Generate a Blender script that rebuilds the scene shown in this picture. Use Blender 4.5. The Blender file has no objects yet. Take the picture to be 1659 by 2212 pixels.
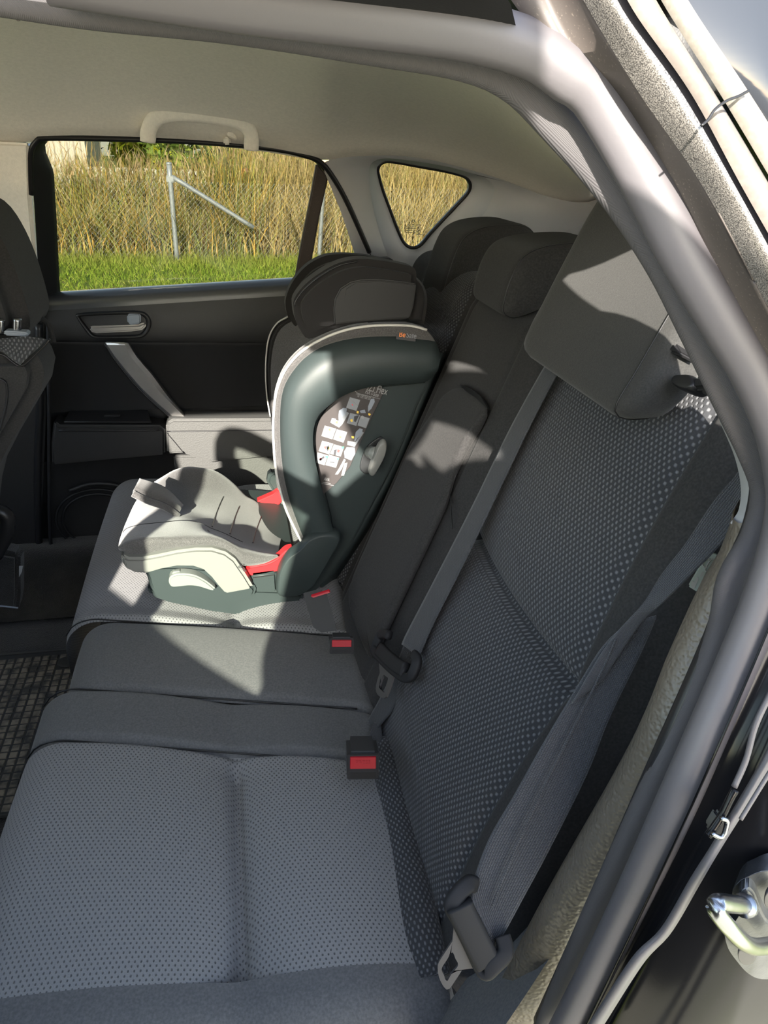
import bpy, bmesh, math, random
import numpy as np
from mathutils import Vector, Matrix
random.seed(7); RNG = np.random.default_rng(7)
SC = bpy.context.scene; COL = SC.collection
R = math.radians
# ------------------------------------------------------------------ camera
PITCH, YAW, ROLL, FPX = R(27.1), R(12.6), R(2.3), 1534.0
CAM = (-0.2, -0.41, 1.27)
_f = Vector((math.sin(YAW)*math.cos(PITCH), math.cos(YAW)*math.cos(PITCH), -math.sin(PITCH)))
_r = Vector((math.cos(YAW), -math.sin(YAW), 0)); _u = _r.cross(_f)
_R = _r*math.cos(ROLL)+_u*math.sin(ROLL); _U = -_r*math.sin(ROLL)+_u*math.cos(ROLL)
cd = bpy.data.cameras.new('camera'); cam = bpy.data.objects.new('camera', cd); COL.objects.link(cam)
cam.matrix_world = Matrix(((_R.x,_U.x,-_f.x,CAM[0]),(_R.y,_U.y,-_f.y,CAM[1]),(_R.z,_U.z,-_f.z,CAM[2]),(0,0,0,1)))
cd.sensor_fit = 'VERTICAL'; cd.sensor_height = 36.0; cd.lens = 36.0*FPX/2212.0
cd.clip_start = 0.01; cd.clip_end = 200
SC.camera = cam
# ------------------------------------------------------------------ light
SUN_DIR = Vector((0.27, 1.0, -0.45)).normalized()
W = bpy.data.worlds.new('sky'); SC.world = W; W.use_nodes = True
nt = W.node_tree; nt.nodes.clear()
sky = nt.nodes.new('ShaderNodeTexSky'); sky.sky_type = 'NISHITA'; sky.sun_disc = False
sky.sun_elevation = math.asin(-SUN_DIR.z); sky.sun_rotation = math.atan2(-SUN_DIR.x, -SUN_DIR.y)
sky.air_density = 1.0; sky.dust_density = 1.0; sky.ozone_density = 1.0
hs = nt.nodes.new('ShaderNodeHueSaturation'); hs.inputs['Saturation'].default_value = 0.75; nt.links.new(sky.outputs[0], hs.inputs['Color'])
bg = nt.nodes.new('ShaderNodeBackground'); bg.inputs[1].default_value = 0.62
wo = nt.nodes.new('ShaderNodeOutputWorld'); nt.links.new(hs.outputs[0], bg.inputs[0]); nt.links.new(bg.outputs[0], wo.inputs[0])
ld = bpy.data.lights.new('sun', 'SUN'); ld.energy = 14.5; ld.angle = R(0.53); ld.color = (1.0, 0.93, 0.82)
sun = bpy.data.objects.new('sun', ld); COL.objects.link(sun); sun.location = (-2, -8, 5)
sun.rotation_euler = SUN_DIR.to_track_quat('-Z', 'Y').to_euler()
SC.view_settings.view_transform = 'Standard'; SC.view_settings.look = 'None'
SC.view_settings.gamma = 1.0; SC.view_settings.use_curve_mapping = False
SC.view_settings.exposure = 1.0
SC.cycles.max_bounces = 10; SC.cycles.diffuse_bounces = 6; SC.cycles.transparent_max_bounces = 16
SC.cycles.sample_clamp_indirect = 6.0
# ------------------------------------------------------------------ materials
def mat(name, col, rough=0.6, metal=0.0, spec=0.5, sheen=0.0, coat=0.0, bump=None, noise=None, coord='Object'):
    """bump=(kind, scale, strength, distance); noise=(scale, second colour, low, high)"""
    m = bpy.data.materials.new(name); m.use_nodes = True
    N, L = m.node_tree.nodes, m.node_tree.links
    b = N['Principled BSDF']; b.inputs['Base Color'].default_value = (*col, 1)
    b.inputs['Roughness'].default_value = rough; b.inputs['Metallic'].default_value = metal
    b.inputs['Specular IOR Level'].default_value = spec
    if sheen:
        b.inputs['Sheen Weight'].default_value = sheen; b.inputs['Sheen Roughness'].default_value = 0.5
    if coat:
        b.inputs['Coat Weight'].default_value = coat; b.inputs['Coat Roughness'].default_value = 0.03
    tc = N.new('ShaderNodeTexCoord')
    if noise:
        t = N.new('ShaderNodeTexNoise'); t.inputs['Scale'].default_value = noise[0]; t.inputs['Detail'].default_value = 4
        L.new(tc.outputs[coord], t.inputs['Vector'])
        r = N.new('ShaderNodeValToRGB'); r.color_ramp.elements[0].position = noise[2]; r.color_ramp.elements[1].position = noise[3]
        r.color_ramp.elements[0].color = (*col, 1); r.color_ramp.elements[1].color = (*noise[1], 1)
        L.new(t.outputs['Fac'], r.inputs['Fac']); L.new(r.outputs['Color'], b.inputs['Base Color'])
    if bump:
        kind, sc, st, dist = bump
        if kind == 'noise':
            t = N.new('ShaderNodeTexNoise'); t.inputs['Scale'].default_value = sc; t.inputs['Detail'].default_value = 3; o = t.outputs['Fac']
        elif kind == 'voronoi':
            t = N.new('ShaderNodeTexVoronoi'); t.feature = 'SMOOTH_F1'; t.inputs['Scale'].default_value = sc; o = t.outputs['Distance']
        elif kind == 'wave':
            t = N.new('ShaderNodeTexWave'); t.bands_direction = 'DIAGONAL'; t.inputs['Scale'].default_value = sc; o = t.outputs['Fac']
        L.new(tc.outputs[coord], t.inputs['Vector'])
        bp = N.new('ShaderNodeBump'); bp.inputs['Strength'].default_value = st; bp.inputs['Distance'].default_value = dist
        L.new(o, bp.inputs['Height']); L.new(bp.outputs['Normal'], b.inputs['Normal'])
    return m
def brick_mat(name, col, gap, wid, row, mortar, rough=0.85, sheen=0.2, dist=0.0012, smooth=0.6, col2=None, offset=0.5):
    m = mat(name, col, rough, spec=0.3, sheen=sheen); N, L = m.node_tree.nodes, m.node_tree.links; b = N['Principled BSDF']
    tc = N.new('ShaderNodeTexCoord'); mp = N.new('ShaderNodeMapping'); mp.inputs['Scale'].default_value = (100, 100, 100)
    L.new(tc.outputs['UV'], mp.inputs['Vector'])
    t = N.new('ShaderNodeTexBrick'); t.offset = offset; t.inputs['Scale'].default_value = 1
    t.inputs['Brick Width'].default_value = wid*100; t.inputs['Row Height'].default_value = row*100
    t.inputs['Mortar Size'].default_value = mortar*100; t.inputs['Mortar Smooth'].default_value = smooth
    t.inputs['Color1'].default_value = (*col, 1); t.inputs['Color2'].default_value = (*(col2 or col), 1); t.inputs['Mortar'].default_value = (*gap, 1)
    L.new(mp.outputs[0], t.inputs['Vector']); L.new(t.outputs['Color'], b.inputs['Base Color'])
    iv = N.new('ShaderNodeMath'); iv.operation = 'SUBTRACT'; iv.inputs[0].default_value = 1; L.new(t.outputs['Fac'], iv.inputs[1])
    bp = N.new('ShaderNodeBump'); bp.inputs['Strength'].default_value = 1; bp.inputs['Distance'].default_value = dist
    L.new(iv.outputs[0], bp.inputs['Height']); L.new(bp.outputs['Normal'], b.inputs['Normal'])
    return m
def dash_mat(name, low, high, pu, pv, lo, hi, dist=0.0010, rough=0.85, sheen=0.1):
    """woven dashes in staggered rows: cos(u)*cos(v) turned into colour and relief"""
    m = mat(name, high, rough, spec=0.2, sheen=sheen); N, L = m.node_tree.nodes, m.node_tree.links; b = N['Principled BSDF']
    tc = N.new('ShaderNodeTexCoord'); sp = N.new('ShaderNodeSeparateXYZ'); L.new(tc.outputs['UV'], sp.inputs[0]); o = []
    for k, p in ((0, pu), (1, pv)):
        a = N.new('ShaderNodeMath'); a.operation = 'MULTIPLY'; a.inputs[1].default_value = 2*math.pi/p; L.new(sp.outputs[k], a.inputs[0])
        c = N.new('ShaderNodeMath'); c.operation = 'COSINE'; L.new(a.outputs[0], c.inputs[0]); o.append(c)
    f = N.new('ShaderNodeMath'); f.operation = 'MULTIPLY'; L.new(o[0].outputs[0], f.inputs[0]); L.new(o[1].outputs[0], f.inputs[1])
    mr = N.new('ShaderNodeMapRange'); mr.interpolation_type = 'SMOOTHSTEP'; mr.inputs[1].default_value = lo; mr.inputs[2].default_value = hi; L.new(f.outputs[0], mr.inputs[0])
    nz = N.new('ShaderNodeTexNoise'); nz.inputs['Scale'].default_value = 900; L.new(tc.outputs['UV'], nz.inputs['Vector'])
    ml = N.new('ShaderNodeMath'); ml.operation = 'MULTIPLY_ADD'; ml.inputs[1].default_value = 0.5; ml.inputs[2].default_value = 0.72; L.new(nz.outputs['Fac'], ml.inputs[0])
    mx = N.new('ShaderNodeMix'); mx.data_type = 'RGBA'; mx.inputs[6].default_value = (*low, 1); mx.inputs[7].default_value = (*high, 1); L.new(mr.outputs[0], mx.inputs[0])
    hv = N.new('ShaderNodeHueSaturation'); L.new(mx.outputs[2], hv.inputs['Color']); L.new(ml.outputs[0], hv.inputs['Value']); L.new(hv.outputs[0], b.inputs['Base Color'])
    bp = N.new('ShaderNodeBump'); bp.inputs['Strength'].default_value = 1; bp.inputs['Distance'].default_value = dist
    L.new(mr.outputs[0], bp.inputs['Height']); L.new(bp.outputs['Normal'], b.inputs['Normal'])
    return m
def glass(name, tint, refl=0.06):
    m = bpy.data.materials.new(name); m.use_nodes = True; N, L = m.node_tree.nodes, m.node_tree.links; N.clear()
    o = N.new('ShaderNodeOutputMaterial'); mx = N.new('ShaderNodeMixShader'); t = N.new('ShaderNodeBsdfTransparent'); g = N.new('ShaderNodeBsdfGlossy')
    t.inputs[0].default_value = (*tint, 1); g.inputs['Roughness'].default_value = 0.01; mx.inputs[0].default_value = refl
    L.new(t.outputs[0], mx.inputs[1]); L.new(g.outputs[0], mx.inputs[2]); L.new(mx.outputs[0], o.inputs[0]); return m
def attr_mat(name, rough=0.8, transl=0.0):
    m = mat(name, (0.3, 0.3, 0.3), rough, spec=0.2); N, L = m.node_tree.nodes, m.node_tree.links
    a = N.new('ShaderNodeAttribute'); a.attribute_name = 'tint'; L.new(a.outputs['Color'], N['Principled BSDF'].inputs['Base Color'])
    return m
M = {}
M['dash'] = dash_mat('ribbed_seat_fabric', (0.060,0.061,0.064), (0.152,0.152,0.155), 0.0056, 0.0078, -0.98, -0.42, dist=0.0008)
M['dash_shade'] = dash_mat('ribbed_fabric_shaded', (0.024,0.025,0.028), (0.096,0.099,0.106), 0.0060, 0.0088, 0.0, 0.85, dist=0.0010)  # the cushion's ribbed fabric again, with the backrest shade put into its colour
M['fabric_shade'] = mat('plain_fabric_shaded', (0.0208,0.0204,0.0208), 0.9, spec=0.12, sheen=0.05, bump=('wave', 900, 0.25, 0.0006), noise=(420, (0.0320,0.0312,0.0312), 0.35, 0.7))  # plain seat fabric darkened: shade on upright parts is in the colour
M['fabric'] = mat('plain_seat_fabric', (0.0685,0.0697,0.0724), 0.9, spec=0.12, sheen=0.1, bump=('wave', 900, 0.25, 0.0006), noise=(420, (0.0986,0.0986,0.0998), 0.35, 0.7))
M['fabric_fine'] = mat('headrest_fabric', (0.0260,0.0260,0.0256), 0.9, spec=0.12, sheen=0.1, bump=('noise', 900, 0.5, 0.0006), noise=(700, (0.0381,0.0377,0.0363), 0.35, 0.7))
M['headliner'] = mat('headliner_felt', (0.7680,0.7200,0.6480), 0.95, spec=0.1, bump=('noise', 600, 0.3, 0.0008), noise=(180, (0.8400,0.7860,0.7080), 0.3, 0.7))
M['grey_trim'] = mat('grey_trim_plastic', (0.345,0.355,0.375), 0.42, spec=0.5, bump=('noise', 900, 0.15, 0.0004))
M['door'] = mat('black_door_plastic', (0.0105,0.0105,0.0112), 0.55, spec=0.4, bump=('voronoi', 700, 0.35, 0.0005))
M['sill'] = mat('door_sill_plastic', (0.0350,0.0360,0.0400), 0.30, spec=1.0, coat=1.0)
M['door_soft'] = mat('soft_door_insert', (0.0091,0.0091,0.0095), 0.9, spec=0.2, sheen=0.15, bump=('wave', 700, 0.25, 0.0006))
M['vinyl'] = mat('grained_armrest_vinyl', (0.0523,0.0523,0.0506), 0.6, spec=0.4, bump=('voronoi', 420, 0.5, 0.0008))
M['satin'] = mat('satin_silver_plastic', (0.3500,0.3360,0.3220), 0.34, metal=0.75, noise=(30, (0.4060,0.3920,0.3780), 0.3, 0.7))
M['chrome'] = mat('chromed_steel', (0.26,0.27,0.29), 0.26, metal=1.0)
M['steel'] = mat('cast_zinc_steel', (0.065,0.068,0.075), 0.40, metal=0.7, bump=('noise', 260, 0.35, 0.0006), noise=(55, (0.045,0.047,0.052), 0.45, 0.75))
M['tongue_steel'] = mat('dark_tongue_steel', (0.045,0.042,0.042), 0.45, spec=0.3, bump=('noise', 300, 0.1, 0.0004))
M['buckle'] = mat('grey_black_buckle_plastic', (0.035,0.036,0.038), 0.42, spec=0.35)
M['black'] = mat('black_plastic', (0.0108,0.0108,0.0120), 0.38, spec=0.3)
M['black_matte'] = mat('matte_black_plastic', (0.0132,0.0132,0.0144), 0.6, spec=0.15, bump=('noise', 800, 0.2, 0.0004))
M['child_shell'] = mat('anthracite_shell_plastic', (0.0225,0.0300,0.0306), 0.48, spec=0.25, bump=('noise', 1100, 0.12, 0.0003))
M['child_dark'] = mat('dark_recess_plastic', (0.0132,0.0144,0.0156), 0.5, spec=0.4)
M['child_fabric'] = mat('melange_child_fabric', (0.0451,0.0439,0.0439), 0.95, spec=0.2, sheen=0.3, bump=('noise', 800, 0.5, 0.0007), noise=(600, (0.0744,0.0713,0.0713), 0.4, 0.65))
M['child_head'] = mat('black_child_headrest_fabric', (0.0136,0.0132,0.0136), 0.8, spec=0.15, sheen=0.05)
M['child_smooth'] = mat('smooth_black_panel', (0.0180,0.0186,0.0198), 0.5, spec=0.25)
M['piping'] = mat('pale_piping', (0.3850,0.3780,0.3570), 0.7)
M['white'] = mat('white_plastic', (0.1366,0.1389,0.1298), 0.4, spec=0.4)
M['white_lever'] = mat('white_lever_plastic', (0.1430,0.1540,0.1457), 0.35, spec=0.4)
M['red'] = mat('red_plastic', (0.4960,0.0160,0.0200), 0.4, spec=0.4)
M['red_deep'] = mat('red_button_plastic', (0.26,0.004,0.012), 0.35, spec=0.2)
M['slot'] = mat('dark_buckle_slot', (0.006,0.006,0.007), 0.5, spec=0.15)
M['web'] = brick_mat('seat_belt_webbing', (0.0288,0.0316,0.0381), (0.0121,0.0135,0.0167), 0.0032, 0.0016, 0.0004, rough=0.75, sheen=0.2, dist=0.0006)
M['web_black'] = brick_mat('black_belt_webbing', (0.0276,0.0312,0.0372), (0.0096,0.0108,0.0132), 0.0036, 0.0018, 0.0005, rough=0.8, sheen=0.15, dist=0.0007)
M['carpet'] = mat('black_carpet', (0.0140,0.0133,0.0126), 1.0, spec=0.1, sheen=0.2, bump=('noise', 500, 0.8, 0.003), noise=(20, (0.0245,0.0224,0.0196), 0.4, 0.8))
M['mat'] = mat('dusty_rubber_mat', (0.0350,0.0340,0.0320), 0.8, spec=0.3, noise=(45, (0.1500,0.1280,0.1000), 0.38, 0.62))
M['mat_rib'] = mat('rubber_mat_rib', (0.022,0.022,0.022), 0.75, spec=0.3)
M['taupe'] = mat('leather_grained_trim', (0.0880,0.0743,0.0578), 0.45, spec=0.5, bump=('voronoi', 330, 0.8, 0.0012))
M['welt'] = mat('textured_welt_seal', (0.0527,0.0496,0.0527), 0.75, spec=0.35, bump=('wave', 900, 0.3, 0.0006))
M['bulb'] = mat('smooth_rubber_seal', (0.0744,0.0694,0.0756), 0.5, spec=0.5, bump=('noise', 300, 0.08, 0.001))
M['paint'] = mat('black_flake_glint_paint', (0.030,0.028,0.027), 0.30, spec=0.5, coat=0.6, bump=('noise', 1900, 0.35, 0.0006), noise=(1900, (0.20,0.185,0.17), 0.38, 0.72))  # pale flecks put sun glints on the flake paint into its colour
M['gloss'] = mat('gloss_black_paint', (0.006,0.006,0.007), 0.16, spec=0.14, noise=(1600, (0.06,0.058,0.055), 0.68, 0.86))
M['brown'] = mat('dusty_dark_flange', (0.055,0.046,0.042), 0.5, spec=0.4, noise=(700, (0.20,0.17,0.14), 0.62, 0.82))
M['dust_taupe'] = mat('dusty_taupe_moulding', (0.0945,0.0805,0.0714), 0.55, spec=0.4, noise=(300, (0.1190,0.1036,0.0910), 0.4, 0.75))
M['beige'] = mat('beige_sealing_lip', (0.1300,0.1170,0.1008), 0.5, spec=0.4, noise=(420, (0.1625,0.1495,0.1300), 0.4, 0.75))
M['outer_glass'] = mat('dark_outer_glass', (0.02,0.022,0.026), 0.10, spec=0.35)
M['glass'] = glass('tinted_window_glass', (0.38,0.385,0.36))
M['glass_q'] = glass('quarter_window_glass', (0.38,0.385,0.36))
M['glass_door'] = glass('green_tinted_door_glass', (0.84,0.90,0.82), 0.06)
M['tag'] = mat('pale_green_label', (0.2160,0.2520,0.2340), 0.6)
M['print_white'] = mat('white_print', (0.2250,0.2280,0.2280), 0.6)
M['print_grey'] = mat('grey_blue_print', (0.1800,0.2040,0.2400), 0.6)
M['print_pale'] = mat('pale_grey_print', (0.1800,0.1908,0.2052), 0.6)
M['print_dark'] = mat('dark_print', (0.03,0.03,0.035), 0.6)
M['print_yellow'] = mat('yellow_print', (0.62,0.42,0.06), 0.6)
M['print_red'] = mat('red_print', (0.60,0.05,0.05), 0.6)
M['print_green'] = mat('green_print', (0.05,0.35,0.15), 0.6)
M['print_orange'] = mat('orange_print', (0.72,0.23,0.06), 0.6)
M['sticker'] = mat('grey_instruction_film', (0.0420,0.0372,0.0372), 0.35, spec=0.5)
M['plants'] = attr_mat('dry_stalks'); M['grass'] = attr_mat('grass_blades'); M['leaf'] = attr_mat('leaves')
M['soil'] = mat('lawn_ground', (0.10,0.17,0.03), 1.0, spec=0.1, noise=(3.0, (0.20,0.21,0.06), 0.35, 0.7))
M['bounce_pale'] = mat('pale_bounce_ground', (0.64,0.60,0.48), 1.0, spec=0.1, noise=(4.0, (0.54,0.54,0.38), 0.35, 0.7))  # made pale to throw sunlight back up into the car
M['galv'] = mat('galvanised_steel', (0.3720,0.3960,0.4080), 0.5, metal=0.3, noise=(25, (0.3000,0.3240,0.3420), 0.4, 0.7))
M['shed'] = mat('pale_shed_cladding', (0.62,0.55,0.44), 0.7)
M['picket'] = mat('white_fence_paint', (0.80,0.78,0.72), 0.7)
M['skin'] = mat('skin', (0.50,0.32,0.24), 0.6); M['jacket'] = mat('dark_jacket', (0.03,0.035,0.05), 0.9); M['jeans'] = mat('blue_jeans', (0.05,0.07,0.13), 0.9); M['hair'] = mat('brown_hair', (0.05,0.03,0.02), 0.7)
# ------------------------------------------------------------------ builders
def add(o, parent=None):
    COL.objects.link(o)
    if parent is not None: o.parent = parent
    return o
def tag(o, label=None, cat=None, group=None, kind=None):
    for k, v in (('label', label), ('category', cat), ('group', group), ('kind', kind)):
        if v: o[k] = v
    return o
def root(name, label=None, cat=None, group=None, kind=None):
    return tag(add(bpy.data.objects.new(name, None)), label, cat, group, kind)
def mk(name, V, F, m, parent=None, uv=None, smooth=True, sharp=None):
    me = bpy.data.meshes.new(name); me.from_pydata([tuple(map(float, v)) for v in V], [], [tuple(int(i) for i in f) for f in F])
    if uv is not None:
        l = me.uv_layers.new(name='UVMap'); vi = np.empty(len(me.loops), int); me.loops.foreach_get('vertex_index', vi)
        l.data.foreach_set('uv', np.asarray(uv, float)[vi].ravel())
    if smooth: me.shade_smooth()
    if sharp: me.set_sharp_from_angle(angle=R(sharp))
    me.materials.append(M[m]); me.update()
    return add(bpy.data.objects.new(name, me), parent)
def recalc(o, sharp=None):
    bm = bmesh.new(); bm.from_mesh(o.data); bmesh.ops.remove_doubles(bm, verts=bm.verts, dist=1e-6); bmesh.ops.recalc_face_normals(bm, faces=bm.faces); bm.to_mesh(o.data); bm.free()
    if sharp: o.data.shade_smooth(); o.data.set_sharp_from_angle(angle=R(sharp))
    return o
def cr(pts, n, closed=False):
    """Catmull-Rom curve through the points, n samples evenly along it"""
    p = np.asarray(pts, float); k = len(p)
    if k == 2 and not closed: return p[0]+(p[1]-p[0])*np.linspace(0, 1, n)[:, None]
    q = np.vstack([p[-1], p, p[0], p[1]]) if closed else np.vstack([2*p[0]-p[1], p, 2*p[-1]-p[-2]])
    out = []
    for i in range(k if closed else k-1):
        t = np.linspace(0, 1, 12, endpoint=False)[:, None]; a, b, c, d = q[i], q[i+1], q[i+2], q[i+3]
        out.append(0.5*((2*b)+(-a+c)*t+(2*a-5*b+4*c-d)*t*t+(-a+3*b-3*c+d)*t**3))
    c = np.vstack(out+[p[:1] if closed else p[-1:]])
    s = np.r_[0, np.cumsum(np.linalg.norm(np.diff(c, axis=0), axis=1))]
    t = np.linspace(0, s[-1], n, endpoint=not closed)
    return np.stack([np.interp(t, s, c[:, j]) for j in range(c.shape[1])], 1)
def gridmesh(name, P, m, parent=None, cu=False, cv=False, uv=None, cap=False, thick=0, sharp=None):
    P = np.asarray(P, float); nu, nv = P.shape[:2]; F = []
    for i in range(nu if cu else nu-1):
        for j in range(nv if cv else nv-1):
            a, b = i*nv+j, i*nv+(j+1) % nv; c, d = ((i+1) % nu)*nv+(j+1) % nv, ((i+1) % nu)*nv+j
            F.append((a, b, c, d))
    if cap and cv: F += [tuple(range(nv))[::-1], tuple((nu-1)*nv+j for j in range(nv))]
    if uv is None:
        su = np.r_[0, np.cumsum(np.linalg.norm(np.diff(P, axis=0), axis=2).mean(1))]
        sv = np.concatenate([np.zeros((nu, 1)), np.cumsum(np.linalg.norm(np.diff(P, axis=1), axis=2), axis=1)], 1)
        uv = np.stack([sv, np.repeat(su[:, None], nv, 1)], 2)
    o = mk(name, P.reshape(-1, 3), F, m, parent, np.asarray(uv).reshape(-1, 2), sharp=sharp)
    if thick:
        md = o.modifiers.new('t', 'SOLIDIFY'); md.thickness = thick; md.offset = 0
    return o
def loft(name, rows, m, parent=None, nu=None, nv=40, closed=False, smooth_u=True, cap=False, thick=0, sharp=None):
    A = [cr(r, nv, closed) for r in rows]
    if smooth_u and len(A) > 2:
        nu = nu or len(A)*4; S = np.stack(A, 0); P = np.stack([cr(S[:, j], nu) for j in range(nv)], 1)
    else: P = np.stack(A, 0)
    return gridmesh(name, P, m, parent, cv=closed, cap=cap, thick=thick, sharp=sharp)
def frames(path, up=(0, 0, 1), closed=False):
    p = np.asarray(path, float); t = (np.roll(p, -1, 0)-np.roll(p, 1, 0)) if closed else np.gradient(p, axis=0)
    t /= np.linalg.norm(t, axis=1)[:, None]+1e-12; up = np.broadcast_to(np.asarray(up, float), p.shape)
    n = up-(up*t).sum(1)[:, None]*t; n /= np.linalg.norm(n, axis=1)[:, None]+1e-12
    return p, t, n, np.cross(t, n)
def sweep(name, path, prof, m, parent=None, up=(0, 0, 1), n=60, closed=False, cprof=True, sharp=None, scale=None, raw=False):
    """prof: 2-D points (b, n) swept along the path"""
    p, t, nn, b = frames(path if raw else cr(path, n, closed), up, closed); pr = np.asarray(prof, float)
    s = np.ones(len(p)) if scale is None else np.interp(np.linspace(0, 1, len(p)), np.linspace(0, 1, len(scale)), scale)
    P = p[:, None]+s[:, None, None]*(b[:, None]*pr[None, :, 0:1]+nn[:, None]*pr[None, :, 1:2])
    return gridmesh(name, P, m, parent, cu=closed, cv=cprof, cap=cprof and not closed, sharp=sharp)
def circ(r, n=10, ry=None):
    a = np.linspace(0, 2*math.pi, n, endpoint=False); return np.stack([r*np.cos(a), (ry or r)*np.sin(a)], 1)
def rrect(w, h, r, k=3):
    o = []
    for cx, cy, a0 in ((w/2-r, h/2-r, 0), (-w/2+r, h/2-r, 90), (-w/2+r, -h/2+r, 180), (w/2-r, -h/2+r, 270)):
        for i in range(k+1):
            a = R(a0+90*i/k); o.append((cx+r*math.cos(a), cy+r*math.sin(a)))
    return o
def tube(name, path, r, m, parent=None, n=50, closed=False, k=8, scale=None):
    return sweep(name, path, circ(r, k), m, parent, up=(0.31, 0.52, 0.79), n=n, closed=closed, scale=scale)
def prism(name, outline, depth, m, parent=None, bevel=0.004, seg=3, n=None, sharp=38, hole=None):
    """flat outline given thickness along the vector depth, edges rounded"""
    pts = cr(outline, n, True) if n else np.asarray(outline, float)
    bm = bmesh.new(); d = Vector(depth)
    vs = [bm.verts.new(p) for p in pts]
    if hole is None: f = [bm.faces.new(vs)]
    else:
        hp = hole; hv = [bm.verts.new(p) for p in hp]; k = len(vs)
        assert len(hv) == k
        f = [bm.faces.new((vs[i], vs[(i+1) % k], hv[(i+1) % k], hv[i])) for i in range(k)]
    e = bmesh.ops.extrude_face_region(bm, geom=f); nv = [g for g in e['geom'] if isinstance(g, bmesh.types.BMVert)]
    bmesh.ops.translate(bm, verts=nv, vec=d); bmesh.ops.recalc_face_normals(bm, faces=bm.faces)
    if bevel:
        ed = [x for x in bm.edges if len(x.link_faces) == 2 and x.calc_face_angle(0) > R(50)]
        bmesh.ops.bevel(bm, geom=ed, offset=bevel, segments=seg, affect='EDGES', clamp_overlap=True)
    me = bpy.data.meshes.new(name); bm.to_mesh(me); bm.free(); me.shade_smooth(); me.set_sharp_from_angle(angle=R(sharp)); me.materials.append(M[m])
    return add(bpy.data.objects.new(name, me), parent)
def puff(name, outline, depth, m, parent=None, n=48, edge=0.35, rings=6, back=True, power=2.2):
    """closed outline given a rounded, cushion-like front (and back) along the vector depth"""
    p = cr(outline, n, True); c = p.mean(0); d = np.asarray(depth, float); P = []
    for i in range(rings+1):
        s = i/rings; k = 1-edge*(1-s); w = (1-(1-s)**power)**(1/power) if False else math.sqrt(max(0, 1-s*s))
        P.append(c+(p-c)*(1-edge*(1-math.sqrt(max(0, 1-w*w))))+d*w*0.5)
    P = P if not back else P+[2*p-q+0*(q) if False else q-2*d*0.5*math.sqrt(max(0, 1-(i/rings)**2)) for i, q in reversed(list(enumerate(P[:-1])))]
    o = gridmesh(name, np.stack(P, 0), m, parent, cv=True, cap=True, sharp=60)
    return o
def box(name, size, m, parent=None, loc=(0, 0, 0), axes=None, bevel=0.003, seg=3):
    bm = bmesh.new(); bmesh.ops.create_cube(bm, size=1.0); bmesh.ops.scale(bm, vec=size, verts=bm.verts)
    if bevel: bmesh.ops.bevel(bm, geom=bm.edges[:], offset=bevel, segments=seg, affect='EDGES')
    A = Matrix.Identity(3) if axes is None else Matrix(axes).transposed()
    bmesh.ops.transform(bm, matrix=Matrix.Translation(loc) @ A.to_4x4(), verts=bm.verts)
    me = bpy.data.meshes.new(name); bm.to_mesh(me); bm.free(); me.shade_smooth(); me.set_sharp_from_angle(angle=R(40)); me.materials.append(M[m])
    return add(bpy.data.objects.new(name, me), parent)
def join(name, parts, parent=None):
    """joins freshly made meshes into one mesh object (one material slot per source material)"""
    V, F, mi, mats, uvs = [], [], [], [], []
    for o in parts:
        k = len(V); me = o.data; mm = me.materials[0]
        if mm not in mats: mats.append(mm)
        V += [tuple(o.matrix_basis @ v.co) for v in me.vertices]; F += [tuple(k+i for i in p.vertices) for p in me.polygons]; mi += [mats.index(mm)]*len(me.polygons)
        bpy.data.objects.remove(o)
    me = bpy.data.meshes.new(name); me.from_pydata(V, [], F)
    for q in mats: me.materials.append(q)
    me.polygons.foreach_set('material_index', mi); me.shade_smooth(); me.set_sharp_from_angle(angle=R(40))
    return add(bpy.data.objects.new(name, me), parent)
def text(name, s, org, xd, yd, size, m, parent=None, ext=0.0002, align='LEFT', sx=1.0):
    cu = bpy.data.curves.new(name, 'FONT'); cu.body = s; cu.size = size; cu.extrude = ext; cu.align_x = align
    t = bpy.data.objects.new(name, cu); COL.objects.link(t)
    me = bpy.data.meshes.new_from_object(t.evaluated_get(bpy.context.evaluated_depsgraph_get())); bpy.data.objects.remove(t)
    x = Vector(xd).normalized(); y = Vector(yd); y = (y-x*y.dot(x)).normalized(); z = x.cross(y)
    me.transform(Matrix(((x.x*sx,y.x,z.x,org[0]),(x.y*sx,y.y,z.y,org[1]),(x.z*sx,y.z,z.z,org[2]),(0,0,0,1))))
    me.materials.clear(); me.materials.append(M[m]); me.name = name
    return add(bpy.data.objects.new(name, me), parent)
def lerp(a, b, t): return tuple(np.asarray(a)+(np.asarray(b)-np.asarray(a))*t)
def off(pts, v): return [tuple(np.asarray(p)+np.asarray(v)) for p in pts]
S24, C24 = math.sin(R(24)), math.cos(R(24))
UPB = np.array([S24, 0, C24]); NB = np.array([-C24, 0, S24]); B0 = np.array([-.04, 0, .55])
SHEAR = 0.14
def BKP(a, h, d):
    return B0+np.asarray(h)[..., None]*UPB+np.asarray(d)[..., None]*NB+np.stack([0*np.asarray(a), np.asarray(a)+SHEAR*np.asarray(h), 0*np.asarray(a)], -1)
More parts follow.
